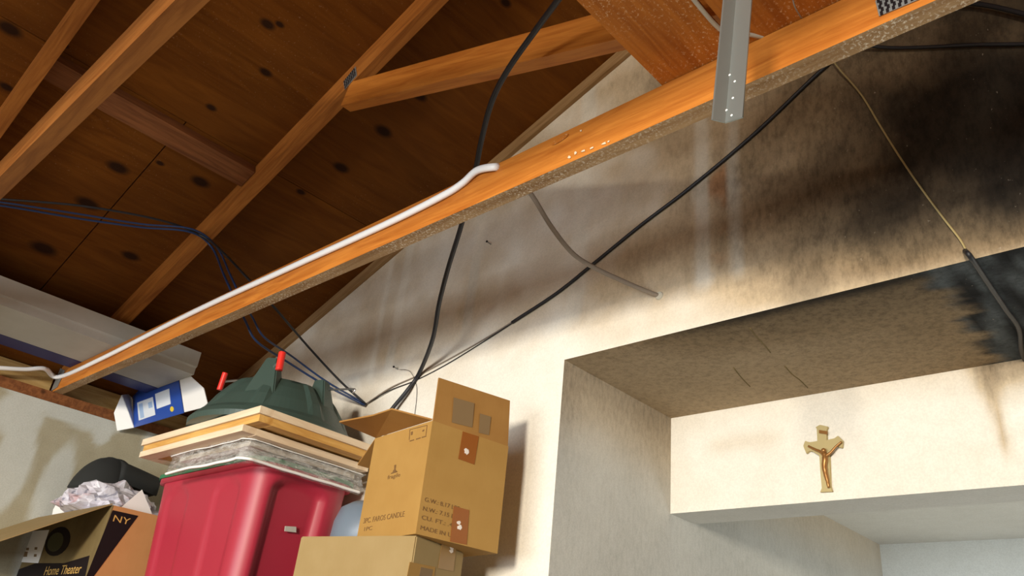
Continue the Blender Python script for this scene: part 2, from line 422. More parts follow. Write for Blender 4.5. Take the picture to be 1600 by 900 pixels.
# the header is a dropped beam: soffit and back
struct(grid('trim_1', (NX, HY0, HZ), (NXR-NX, 0, 0), (0, HY1-HY0, 0), 60, 4, soot_plain, M['soot']))
struct(grid('trim_2', (NX, HY1, HZ), (NXR-NX, 0, 0), (0, 0, DZ-HZ+.05), 40, 6, soot_plain, M['soot']))
struct(grid('ceiling_passage', (NX, HY1, DZ), (NXR-NX, 0, 0), (0, DY-HY1, 0), 40, 30, soot_plain, M['soot']))
struct(grid('wall_passage_back', (NX, DY, 0), (NXR-NX, 0, 0), (0, 0, DZ+.05), 40, 40, lambda x, y, z: (.80, .83, .81), M['soot']))
struct(grid('wall_alcove_right', (NXR, W, 0), (0, DY-W, 0), (0, 0, NZ), 30, 30, soot_plain, M['soot']))
# ------------------------------------------------------------------ left wall: unpainted board with pale joint compound
def mud_wall(x, y, z):
    zz = z-CZ; n1 = fbm(y, z, 3, 4); n2 = fbm(y, z, 8, 13)
    e = 0
    for (px, py, ry, rz) in ((30, 650, .10, .10), (75, 625, .16, .05), (20, 720, .07, .22), (70, 800, .06, .3), (165, 665, .045, .09), (120, 650, .2, .045), (90, 740, .03, .06), (230, 690, .02, .08)):
        p = on(px, py, 0, XL); d = ((y-p.y)/ry)**2+((z-p.z)/rz)**2
        e = max(e, 1-sstep(.7, 1.25, d+.35*n1))
    return mix(mix((.33, .295, .205), (.39, .355, .255), .5+.5*n2), (.52, .53, .49), e*.9)
wl = struct(grid('wall_left', (XL, -5, 0), (0, 5+W, 0), (0, 0, CZ+.947), 400, 140, mud_wall, drywall('wallboard', 'soot', bumpy=.15, speck=.12)))
struct(box('wall_left_outer', (XL-.14, -5, 0), (XL-.115, W+.1, roof_z(XL-.12)), M['plate_wood']))
struct(box('trim_3', (XL-.113, -5, CZ+.90), (XL-.004, W-.002, CB-.001), M['plate_wood']))           # top plate
# other walls, floor
struct(box('floor', (-3.9, -5.1, -.1), (5.7, 4.1, 0), M['floor']))
struct(box('wall_right', (5.5, -5, 0), (5.62, W, CZ+1.1), M['paint']))
def front_wall():
    bm = bmesh.new()
    xs = [(-3.84, -3.3, 0, 3.2), (-3.3, -2.6, 0, 3.2), (-2.6, .8, 2.0, 3.2), (.8, .95, 0, 3.2), (.95, 2.1, 2.85, 3.2), (.95, 2.1, 0, 1.75), (2.1, 5.62, 0, 3.2)]
    for a, b, z0, z1 in xs: bm_box(bm, (a, -5.15, z0), (b, -5.02, z1))
    v = [bm.verts.new((x, -5.1, z)) for x, z in ((-3.84, 3.2), (5.62, 3.2), (5.62, 2.6), (RIDGE, roof_z(RIDGE)), (-3.84, roof_z(-3.84)))]
    bm.faces.new((v[0], v[1], v[3]))
    return struct(from_bm('wall_front', bm, M['paint']))
front_wall()
# ------------------------------------------------------------------ roof deck: plywood sheets under a covering
def roof():
    bm = bmesh.new()
    xe = -4.25
    a = [(xe, roof_z(xe)), (RIDGE, roof_z(RIDGE)), (5.9, roof_z(RIDGE)-RS*(5.9-RIDGE))]
    for (x0, z0), (x1, z1) in ((a[0], a[1]), (a[1], a[2])):
        vs = [bm.verts.new((x, y, z)) for (x, z) in ((x0, z0+.02), (x1, z1+.02), (x1, z1+.05), (x0, z0+.05)) for y in (-5.3, W+.3)]
        for f in ((0, 1, 3, 2), (2, 3, 5, 4), (4, 5, 7, 6), (6, 7, 1, 0)): bm.faces.new([vs[i] for i in f])
        bm.faces.new([vs[i] for i in (0, 2, 4, 6)]); bm.faces.new([vs[i] for i in (1, 3, 5, 7)])
    root = struct(from_bm('ceiling', bm, M['plate_wood']))
    cs = math.cos(math.atan(RS)); step = 1.22*cs
    xj = -2.36
    edges = [xj-2*step, xj-step, xj, xj+step, xj+2*step, RIDGE]
    for k in range(len(edges)-1):
        x0, x1 = max(edges[k], xe)+.002, edges[k+1]-.002
        if x1 <= x0: continue
        yy = W+.28 - (1.22 if k % 2 else 0)
        while yy > -5.2:
            y1 = yy; y0 = max(-5.25, yy-2.436); yy -= 2.44
            if k % 2 and y1 < W+.2 and y1 > W-1.3: pass
            poly = [(x0, y0, roof_z(x0)), (x1, y0, roof_z(x1)), (x1, y1, roof_z(x1)), (x0, y1, roof_z(x0))]
            prism('plywood_sheet', poly, (0, 0, .018), M['ply'], root)
        if k % 2:
            y1, y0 = W+.28, W+.28-1.216
            poly = [(x0, y0, roof_z(x0)), (x1, y0, roof_z(x1)), (x1, y1, roof_z(x1)), (x0, y1, roof_z(x0))]
            prism('plywood_sheet', poly, (0, 0, .018), M['ply'], root)
    return root
roof()
# rake board along the top of the gable wall
x0, x1 = XL+.02, RIDGE
struct(beam('trim_4', (x0, W-.016, roof_z(x0)-.05), (x1, W-.016, roof_z(x1)-.05), (0, 1, 0), .05, .015, wood('rake_wood', (.36, .22, .10), (.24, .13, .05), .7)))
# ------------------------------------------------------------------ trusses
def truss(y, label, full=True, cw='chord'):
    t = empty('roof_truss', (XL, y, CB)); tag(t, label, 'truss', None if full else 'roof trusses behind the camera')
    th = .038; cs = math.cos(math.atan(RS)); dv = .089/cs
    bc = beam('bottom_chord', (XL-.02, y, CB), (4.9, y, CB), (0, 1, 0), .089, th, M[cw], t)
    bc.data.materials.append(M['chord_sooty'])              # smoke and drips on its underside
    for pl in bc.data.polygons:
        if pl.normal.z < -.6 and cw == 'chord': pl.material_index = 1
    xa = XL+.02
    beam('top_chord', (xa, y, roof_z(xa)-dv), (RIDGE-.002, y, roof_z(RIDGE)-dv), (0, 1, 0), .088, th, M['rafter'], t)
    beam('top_chord', (RIDGE+.002, y, roof_z(RIDGE)-dv), (4.9, y, roof_z(RIDGE)-dv-RS*(4.9-RIDGE)), (0, 1, 0), .088, th, M['rafter'], t)
    # web from the middle of the rafter down to the chord
    a = on(540, 163, 1, 1.0); b = on(960, 62, 1, 1.0); d = (b-a)/(b.x-a.x)
    p0 = a+d*(-.03); xe = a.x+(CT-a.z)/d.z; p1 = a+d*(xe-a.x-.004)
    for q in (p0, p1): q.y = y
    beam('web', p0, p1, (0, 1, 0), .089, th, M['chord'], t)  # lighter chord wood stands in for the stronger light on this web
    beam('web', (xe+.17, y+.001, CT+.001), (RIDGE-.15, y+.001, roof_z(RIDGE-.25)-dv), (0, 1, 0), .07, th-.002, M['rafter'], t)
    return t
T1 = truss(TY[0], 'orange pine roof truss carrying the white cable on its bottom chord')
T2 = truss(TY[1], 'nearer roof truss crossing the upper left corner of the picture', True, 'shaded_chord')
for k in range(1, 7): truss(TY[1]-.66*k, 'pine roof truss behind the camera, out of the picture', False)
# pressed steel connector plates with their teeth holes
def plate(corners, y, parent):
    ps = [on(px, py, 1, y) for px, py in corners]; ctr = sum(ps, Vector())/4
    o = prism('connector_plate', [(p.x, y, p.z) for p in ps], (0, -.0015, 0), M['steel_plate']); adopt(o, parent)
    bm = bmesh.new()
    u, v = (ps[1]-ps[0]), (ps[3]-ps[0])
    for i in range(7):
        for j in range(5):
            c = ps[0]+u*((i+.5+.25*(j % 2))/7.6)+v*((j+.5)/5)
            bm_box(bm, (c.x-.0022, y-.0024, c.z-.004), (c.x+.0022, y-.0012, c.z+.004))
    h = from_bm('tooth_slot', bm, M['ink_dark']); h['kind'] = 'stuff'; adopt(h, o); h.matrix_parent_inverse = Matrix.Identity(4)
    return o
plate(((537, 128), (556, 104), (558, 118), (539, 140)), TY[0]-.001, T1)
plate(((1368, 2), (1440, -32), (1450, -6), (1374, 26)), TY[0]-.001, T1)
p = on(75, 600, 1, TY[0]-.001)
o = prism('connector_plate', [(XL-.03, TY[0]-.003, CB+.005), (XL+.035, TY[0]-.003, CB+.012), (XL+.05, TY[0]-.003, CT-.004), (XL-.02, TY[0]-.003, CT+.02)], (0, .0015, 0), M['steel_plate']); adopt(o, T1)
# chips of white paint and a worn knot on the chord's near face
random.seed(21)
for cx_, cy_, lx_, ly_ in ((908, 204, 3, 4), (890, 246, 4, 8), (899, 239, 5, 6), (912, 236, 6, 4), (925, 231, 7, 4), (944, 224, 9, 4), (951, 221, 5, 3)):
    pts = [(cx_+.75*lx_*random.uniform(.3, 1)*math.cos(a), cy_-.2*lx_*math.cos(a)+.55*ly_*random.uniform(.3, 1)*math.sin(a)) for a in (0, 1, 2.1, 3.1, 4.2, 5.2)]
    adopt(prism('paint_chip', [on(px, py, 1, TY[0]-.0015) for px, py in pts], (0, -.0006, 0), M['pale_wood']), T1)
adopt(prism('knot', [on(875+13*math.cos(k*math.pi/6)-4*math.sin(k*math.pi/6), 218-7*math.cos(k*math.pi/6)+6*math.sin(k*math.pi/6), 1, TY[0]-.0015) for k in range(12)], (0, -.0004, 0), M['plank']), T1)
# blocking between the two trusses, flat under the sheet joint
xb = -2.36
o = beam('blocking_board', (xb, TY[1]+.04, roof_z(xb)-.040), (xb, TY[0]-.002, roof_z(xb)-.040), (-1, 0, -RS), .036, .085, M['plate_wood'])
tag(o, 'short brown blocking board between the rafters under the plywood joint', 'board')
# eave blocking over the left wall plate
for k, (y0, y1) in enumerate(((TY[1]+.045, TY[0]-.005), (TY[0]+.045, W-.02))):
    o = beam('eave_blocking', (XL-.05, y0, CB+.002), (XL-.05, y1, CB+.002), (-1, 0, 0), .085, .038, M['osb'])
    tag(o, ('golden wooden eave block on the wall plate left of the chord end', 'wooden eave block on the wall plate in the far corner')[k], 'board')
# attic planks lying on the chords
PT = CT+.001
xs = (on(1030, 130, 2, PT).x, on(1122, 43, 2, PT).x-.004)
o = beam('attic_plank', (xs[0], -.4, PT), (xs[0], TY[0]+.06, PT), (1, 0, 0), .02, xs[1]-xs[0], M['plank']); tag(o, 'wide red-brown plank lying on the chords left of the metal angle', 'plank')
o = beam('attic_plank', (xs[1]+.016, -.4, PT), (xs[1]+.016, TY[0]+.035, PT), (1, 0, 0), .02, .19, M['plank']); tag(o, 'orange plank lying on the chords right of the metal angle', 'plank')
# ------------------------------------------------------------------ perforated steel angle hanging in front of the chord
def angle_iron():
    Y = .80
    A = on(1122, 195, 1, Y); A2 = on(1131, 197, 1, Y); B = on(1140, 0, 1, Y)
    d = (B-A).normalized(); top = A+d*.75
    e = Vector((1, 0, 0)); e = (e-d*e.dot(d)).normalized(); nrm = Vector((0, 1, 0))
    root = empty('steel_angle', A); tag(root, 'grey perforated steel angle hanging down in front of the chord', 'bracket')
    t = .0025
    def leg(name, o, wdir, wid, off):
        ln = (CT-A.z)/d.z-.003; q = [o, o+wdir*wid, o+wdir*wid+d*ln, o+d*ln]; return adopt(prism(name, q, off*t, M['steel']), root)
    w1 = (Vector((-.02, -1, 0))).normalized()
    back = A+e*.010
    f1 = leg('flange', back, e, .027, nrm)
    f2 = leg('flange', back-e*.0015, (-e*.62-nrm*.78).normalized(), .018, e)
    bm = bmesh.new()
    for px, py in ((1140, 117), (1148, 127), (1145, 153), (1135, 172), (1143, 180)):
        c = on(px, py, 1, Y-.0008)
        bmesh.ops.create_circle(bm, cap_ends=True, segments=10, radius=.0017, matrix=Matrix.Translation(c) @ Matrix.Rotation(math.pi/2, 4, 'X'))
    h = from_bm('punched_hole', bm, M['white_card']); h['kind'] = 'stuff'; adopt(h, f1); h.matrix_parent_inverse = Matrix.Identity(4)
angle_iron()
# ------------------------------------------------------------------ long carton on the chords, its end flap hanging open
def long_carton():
    z0 = CT+.002
    xr = on(100, 512, 2, z0).x; xl = -3.60; ye = 1.335
    def topz(px, py): return on(px, py, 0, xr).z
    z1 = min(topz(110, 474), roof_z(xl)+.11)
    root = empty('long_carton', (xr, ye, z0)); tag(root, 'long grey and white carton with blue stripe laid over the chords', 'carton')
    # body tube with a recessed band along the visible side
    bm = bmesh.new(); y0 = -.6; prof = [(xl, z0), (xr, z0), (xr, z0+.028), (xr+.010, z0+.034), (xr+.010, z1), (xr-.06, z1+.002), (xl+.02, roof_z(xl)-.012), (xl, roof_z(xl)-.02)]
    va = [bm.verts.new((x, y0, z)) for x, z in prof]; vb = [bm.verts.new((x, ye, z)) for x, z in prof]
    n = len(prof)
    for i in range(n): bm.faces.new((va[i], va[(i+1) % n], vb[(i+1) % n], vb[i]))
    bm.faces.new(va); bm.faces.new(vb)
    adopt(from_bm('body', bm, M['grey_card']), root)
    for px in (0,):
        adopt(box('blue_stripe', (xl-.001, y0, z0-.0015), (xl+.12, ye-.001, z0-.0003), M['blue_dark']), root)
    # end flap
    fl = []
    y = ye+.002
    c = [on(px, py, 1, y) for px, py in ((207, 612), (278, 588), (287, 645), (209, 668))]
    tl, tr, br, bl = c
    flap = adopt(prism('end_flap', c, (0, .003, 0), M['blue']), root); flap['label'] = 'blue printed end flap hanging down'
    def pan(name, uv, m, up=.0012):
        q = [tl+(tr-tl)*u+((bl+(br-bl)*u)-(tl+(tr-tl)*u))*v + Vector((0, -up, 0)) for u, v in uv]
        o = prism(name, q, (0, .0008, 0), m); adopt(o, flap); o.matrix_parent_inverse = Matrix.Identity(4); return o
    pan('print_panel', ((.10, .36), (.45, .34), (.47, .84), (.12, .86)), M['print_white'])
    pan('print_figure', ((.14, .42), (.22, .42), (.24, .82), (.16, .82)), M['print_light'], .002)
    pan('print_figure', ((.34, .46), (.42, .46), (.43, .62), (.35, .62)), M['print_light'], .002)
    pan('print_panel', ((.50, .28), (.80, .26), (.79, .68), (.51, .70)), M['print_white'])
    pan('print_dot', [(.80+.035*math.cos(a*math.pi/5), .82+.07*math.sin(a*math.pi/5)) for a in range(10)], M['yellow'])
    # dust flaps at both sides, folded outwards
    q = [on(205, 615, 1, y), on(209, 668, 1, y)]+[on(px, py, 0, XL+.016) for px, py in ((183, 673), (178, 645), (190, 617))]
    l = adopt(prism('dust_flap', q, (0, .003, 0), M['white_card']), root); l['label'] = 'white side flap'
    q = [on(px, py, 1, y+.001) for px, py in ((280, 590), (297, 587), (318, 606), (324, 630), (316, 637), (288, 644))]
    l = adopt(prism('dust_flap', q, (0, .003, 0), M['white_card']), root); l['label'] = 'white side flap'
long_carton()
# ------------------------------------------------------------------ storage shelf that carries the boxes (below the picture)
SH = CZ+.10
def shelf():
    r = empty('storage_shelf', (-2.6, 1.3, 0)); tag(r, 'wooden storage shelf under the tote and boxes by the wall', 'shelf')
    for k in range(4):
        y = .93+k*.178; adopt(beam('shelf_board', (XL+.02, y, SH-.022), (-1.32, y, SH-.022), (0, 1, 0), .021, .174, M['shelf_wood']), r)
    for x in (XL+.03, -1.40):
        for y in (.94, 1.58): adopt(box('leg', (x, y, 0), (x+.06, y+.06, SH-.023), M['shelf_wood'], None, .004), r)
shelf()
# ------------------------------------------------------------------ red tote
def tote():
    zt = CZ+.60
    cx0, cx1, cy0, cy1 = -2.945, -2.225, 1.215, 1.60
    root = empty('storage_tote', ((cx0+cx1)/2, (cy0+cy1)/2, SH)); tag(root, 'red plastic storage tote standing under the stacked wooden frames', 'tote')
    cx, cy = (cx0+cx1)/2, (cy0+cy1)/2
    H = zt-SH
    def outline(a, b, r, n=10):
        pts = []
        for qx, qy, a0 in ((1, -1, -90), (1, 1, 0), (-1, 1, 90), (-1, -1, 180)):
            for k in range(n+1):
                an = math.radians(a0+90*k/n); pts.append((qx*(a-r)+r*math.cos(an), qy*(b-r)+r*math.sin(an)))
        return pts
    def dense(pts, step=.012):
        out = []; n = len(pts)
        for i in range(n):
            p, q = Vector(pts[i]), Vector(pts[(i+1) % n]); m = max(1, int((q-p).length/step))
            for k in range(m): out.append(p+(q-p)*(k/m))
        return out
    a, b = (cx1-cx0)/2-.012, (cy1-cy0)/2-.012
    base = dense(outline(a, b, .075)); nv = 44; bm = bmesh.new(); rings = []
    for j in range(nv+1):
        v = j/nv; s = 1-.17*(1-v); row = []
        for p in base:
            x, y = p.x*(1-.13*(1-v)), p.y*(1-.13*(1-v)); d = 0
            n = Vector((0, 0))
            if p.y < -b+.004:              # front: two broad shallow panels with arched tops
                for c in (-.17, .17):
                    u = abs(p.x-c); top = .90-.09*(u/.085)**2
                    if u < .085: d = max(d, .009*sstep(.085, .07, u)*sstep(top+.025, top-.01, v))
                y += d
            elif p.x > a-.004:             # end: one deep panel and a round boss
                u = abs(p.y+.02); top = .91-.05*(u/.09)**2
                if u < .105: d = .026*sstep(.105, .08, u)*sstep(top+.03, top-.015, v)
                x -= d
            elif p.x < -a+.004:
                u = abs(p.y); d = .026*sstep(.105, .08, u)*sstep(.93, .88, v); x += d
            row.append(bm.verts.new((cx+x, cy+y, SH+.001+H*v)))
        rings.append(row)
    n = len(base)
    for j in range(nv):
        for i in range(n): bm.faces.new((rings[j][i], rings[j][(i+1) % n], rings[j+1][(i+1) % n], rings[j+1][i]))
    bm.faces.new(rings[0])
    adopt(from_bm('tub', bm, M['bin'], None, True), root)
    bm = bmesh.new(); ro = outline(a+.012, b+.012, .08); ri = outline(a-.004, b-.004, .072)
    sec = []
    for z, L in ((zt-.022, ri), (zt-.022, ro), (zt, ro)): sec.append([bm.verts.new((cx+x, cy+y, z)) for x, y in L])
    m = len(ro)
    for A, B in ((0, 1), (1, 2)):
        for i in range(m): bm.faces.new((sec[A][i], sec[A][(i+1) % m], sec[B][(i+1) % m], sec[B][i]))
    adopt(from_bm('rim', bm, M['bin'], None, True), root)
    bm = bmesh.new(); lo = outline(a+.018, b+.018, .085); s2 = []
    for z, k in ((zt-.008, 1), (zt+.005, 1), (zt+.007, .985), (zt+.007, .93)): s2.append([bm.verts.new((cx+x*k, cy+y*k, z)) for x, y in lo])
    for A in range(3):
        for i in range(m): bm.faces.new((s2[A][i], s2[A][(i+1) % m], s2[A+1][(i+1) % m], s2[A+1][i]))
    bm.faces.new(s2[0]); bm.faces.new(s2[3])
    l = adopt(from_bm('lid', bm, M['lid_green'], None, False), root); l['label'] = 'green lid edge'
    # label strip with its glare painted pale, and grey tag in the end panel
    xe = cx+a
    def side(px, py, off): 
        p = on(px, py, 0, xe-off); return p
    q = [side(px, py, .027) for px, py in ((499, 783), (505, 783), (498, 836), (492, 836))]
    o = adopt(prism('glare_strip', q, (-.004, 0, 0), M['sticker']), root); o['label'] = 'label strip with painted pale glare'
    q = [side(px, py, .030) for px, py in ((446, 822), (463, 823), (463, 832), (445, 830))]
    o = adopt(prism('paper_tag', q, (-.003, 0, 0), M['grey_card']), root); o['label'] = 'grey paper tag'
    return cx, cy, zt
TC = tote()
# ------------------------------------------------------------------ wooden frames and a film-wrapped board on the lid
ZL = CZ+.608
def frame_thing(name, label, cat, lo, hi, z0, layers, rot=0):
    r = empty(name, ((lo[0]+hi[0])/2, (lo[1]+hi[1])/2, z0)); tag(r, label, cat)
    z = z0
    for nm, h, m, ins in layers:
        wdt = .045
        a0, a1, b0, b1 = lo[0]+ins, hi[0]-ins, lo[1]+ins, hi[1]-ins
        for p0, p1, sd in (((a0, b0, z), (a1, b0, z), (0, 1, 0)), ((a1, b0+wdt, z), (a1, b1-wdt, z), (-1, 0, 0)), ((a0, b1, z), (a1, b1, z), (0, -1, 0)), ((a0, b0+wdt, z), (a0, b1-wdt, z), (1, 0, 0))):
            adopt(beam(nm, p0, p1, sd, h, wdt, m, None, .002), r)
        z += h
    # the panel the frame holds
    adopt(box('panel', (lo[0]+.04, lo[1]+.04, z0+.006), (hi[0]-.04, hi[1]-.04, z0+.012), M['gold_wood']), r)
    return z
ztop = CZ+.700
C0 = on(410, 634, 2, ztop); L0 = on(235, 690, 2, ztop)
f_lo, f_hi = (L0.x, C0.y-.004), (C0.x, 1.585)
zf = ztop-.044
frame_thing('wooden_frame', 'top wooden frame with pale edge and golden rail under the green stand', 'frame', f_lo, f_hi, zf, (('rail', .022, M['gold_wood'], .008), ('edge_strip', .022, M['pale_wood'], 0)))
C1 = on(381, 662, 2, zf)
s_lo, s_hi = (f_lo[0]+.01, C1.y), (C1.x, 1.57)
frame_thing('wooden_frame', 'lower pale wooden frame lying on the film-wrapped board', 'frame', s_lo, s_hi, zf-.021, (('rail', .020, M['pale_wood'], 0),))
def wrapped():
    z0, z1 = ZL+.001, zf-.022
    r = empty('wrapped_board', (-2.5, 1.4, z0)); tag(r, 'flat board wrapped in crinkled clear film on top of the red tote', 'board')
    x0, x1, y0, y1 = -2.67, -2.20, 1.150, 1.57
    adopt(box('board', (x0+.012, y0+.012, z0+.005), (x1-.012, y1-.012, z1-.002), M['pack'], None, .002), r)
    # film: a loose rounded sleeve with wrinkled edges
    bm = bmesh.new(); rings = []; nU = 90
    per = []
    for k in range(nU):
        t = k/nU*4; s = int(t); f = t-s
        per.append(((x0+(x1-x0)*f, y0) if s == 0 else (x1, y0+(y1-y0)*f) if s == 1 else (x1-(x1-x0)*f, y1) if s == 2 else (x0, y1-(y1-y0)*f)))
    cx, cy = (x0+x1)/2, (y0+y1)/2
    for j, (zz, g) in enumerate(((z0-.001, -.004), (z0-.046, .004), (z0-.03, .014), ((z0+z1)/2, .004), (z1-.002, .014), (z1, -.02))):
        row = []
        for k, (x, y) in enumerate(per):
            d = Vector((x-cx, y-cy)); wv = g+.006*noise.noise((x*14, y*14, j*2.0))
            dx = wv if abs(x-x1) < 1e-6 else -wv if abs(x-x0) < 1e-6 else 0; dy = -wv if abs(y-y0) < 1e-6 else wv if abs(y-y1) < 1e-6 else 0
            if j in (1, 2) and not (abs(y-y0) < 1e-6 or abs(x-x1) < 1e-6): zz_ = z0+.001
            else: zz_ = zz
            hang = .02*max(0, -noise.noise((x*3, y*3, 4.0)))*(1 if j in (1, 2) and y < y0+.01 else 0)
            row.append(bm.verts.new((x+dx, y+dy, min(z1-.001, zz_+.003*noise.noise((x*20, y*20, j*5.0)))-hang)))
        rings.append(row)
    for j in range(5):
        for k in range(nU): bm.faces.new((rings[j][k], rings[j][(k+1) % nU], rings[j+1][(k+1) % nU], rings[j+1][k]))
    adopt(from_bm('film', bm, M['film'], None, True), r)
    # heat-sealed whitish hems of the film
    for j, rad in ((1, .0048), (4, .0016)):
        pts = []
        for k in range(0, 46):
            x, y = per[k]
            pts.append(Vector((x, y-.014, (z0-.040 if j == 1 else z1-.006)+.004*noise.noise((x*9, y*9, 1.0)))) if k < 23 else Vector((x1+.014, y, (z0-.040 if j == 1 else z1-.006)+.004*noise.noise((x*9, y*9, 1.0)))))
        bm = bmesh.new(); tube_bm(bm, spline(pts, 3), rad, 6); adopt(from_bm('film_hem', bm, M['white_card'], None, True), r)
wrapped()
# ------------------------------------------------------------------ christmas tree stand
def tree_stand():
    z0 = ztop+.001; cx, cy = -2.42, 1.345; R = .275
    root = empty('tree_stand', (cx, cy, z0)); tag(root, 'dark green plastic tree stand with red bolt handles on the frames', 'stand')
    ns = 96
    def ring(bm, r, z, rib=0, ph=0):
        row = []
        for k in range(ns):
            a = 2*math.pi*k/ns; rr = r
            if rib: rr += rib*(1 if (k % 12) in (0, 1, 11) else 0)
            row.append(bm.verts.new((cx+rr*math.cos(a), cy+rr*math.sin(a), z)))
        return row
    bm = bmesh.new()
    prof = [(R-.03, z0, 0), (R, z0+.004, 0), (R+.002, z0+.022, 0), (R-.012, z0+.040, 0), (R-.03, z0+.055, .004), (.215, z0+.100, .009), (.180, z0+.145, .011), (.155, z0+.172, .011), (.147, z0+.180, .005), (.130, z0+.180, 0), (.118, z0+.11, 0), (.105, z0+.03, 0)]
    rs = [ring(bm, r, z, rb) for r, z, rb in prof]
    for A in range(len(rs)-1):
        for i in range(ns): bm.faces.new((rs[A][i], rs[A][(i+1) % ns], rs[A+1][(i+1) % ns], rs[A+1][i]))
    bm.faces.new(rs[0]); bm.faces.new(rs[-1])
    adopt(from_bm('body', bm, M['green'], None, False), root)
    # bolt towers on the collar and the screws through them
    def at(px, py, y): return on(px, py, 1, y)
    def tower(ang, h, wdt, taper):
        c = Vector((cx+.15*math.cos(ang), cy+.15*math.sin(ang), z0+.09)); u = Vector((-math.sin(ang), math.cos(ang), 0)); n = Vector((math.cos(ang), math.sin(ang), 0))
        bm = bmesh.new(); lo = [c+u*sx*wdt*taper+n*sy*.03-Vector((0, 0, .03*(sy > 0))) for sx, sy in ((-1, -.7), (1, -.7), (1, 2.3), (-1, 2.3))]; hi = [c+u*sx*wdt*.62+n*sy*.02+Vector((0, 0, h)) for sx, sy in ((-1, -1), (1, -1), (1, 1), (-1, 1))]
        a = [bm.verts.new(p) for p in lo]; b = [bm.verts.new(p) for p in hi]
        bm.faces.new(a); bm.faces.new(b)
        for i in range(4): bm.faces.new((a[i], a[(i+1) % 4], b[(i+1) % 4], b[i]))
        bmesh.ops.bevel(bm, geom=bm.edges[:], offset=.004, segments=2, affect='EDGES')
        adopt(from_bm('bolt_tower', bm, M['green']), root); return c+Vector((0, 0, h))
    tw = [tower(math.radians(a), h, w_, t) for a, h, w_, t in ((-150, .125, .028, 1.5), (-50, .150, .030, 2.0), (22, .125, .030, 1.5), (120, .11, .03, 1.5))]
    def bolt(p0, p1, handle, hl, hr):
        b = cable('bolt', [p0, p0+(p1-p0)*.5, p1], .0042, M['bolt'], None, 1, 3); adopt(b, root)
        if handle is not None:
            hv = handle.normalized(); h = cable('handle', [p1-hv*hl*.5, p1-hv*hl*.47, p1, p1+hv*hl*.47, p1+hv*hl*.5], [hr*.7]+[hr]*11+[hr*.7]*1 if False else hr, M['red'], None, 1, 3); h['label'] = 'red handle'
            adopt(h, b); h.matrix_parent_inverse = Matrix.Identity(4)
        return b
    y1 = tw[0].y-.06
    e0 = on(371, 594, 1, tw[0].y); e1 = on(350, 591, 1, y1); k0 = on(352, 583, 1, y1); k1 = on(343, 609, 1, y1)
    bolt(e0, (k0+k1)/2, k0-k1, (k0-k1).length, .0105)
    y2 = tw[1].y-.035
    k0 = on(441, 552, 1, y2); k1 = on(436, 577, 1, y2)
    bolt(tw[1]+Vector((0, 0, -.03)), (k0+k1)/2, k0-k1, (k0-k1).length*1.05, .012)
    y3 = tw[2].y
    a = on(514, 609, 1, y3); b_ = on(551, 608, 1, y3); c_ = on(554, 611, 1, y3); d_ = on(551, 614, 1, y3)
    o = cable('eye_bolt', [a, b_, c_, d_], .0035, M['bolt'], None, 1, 4); adopt(o, root)
tree_stand()
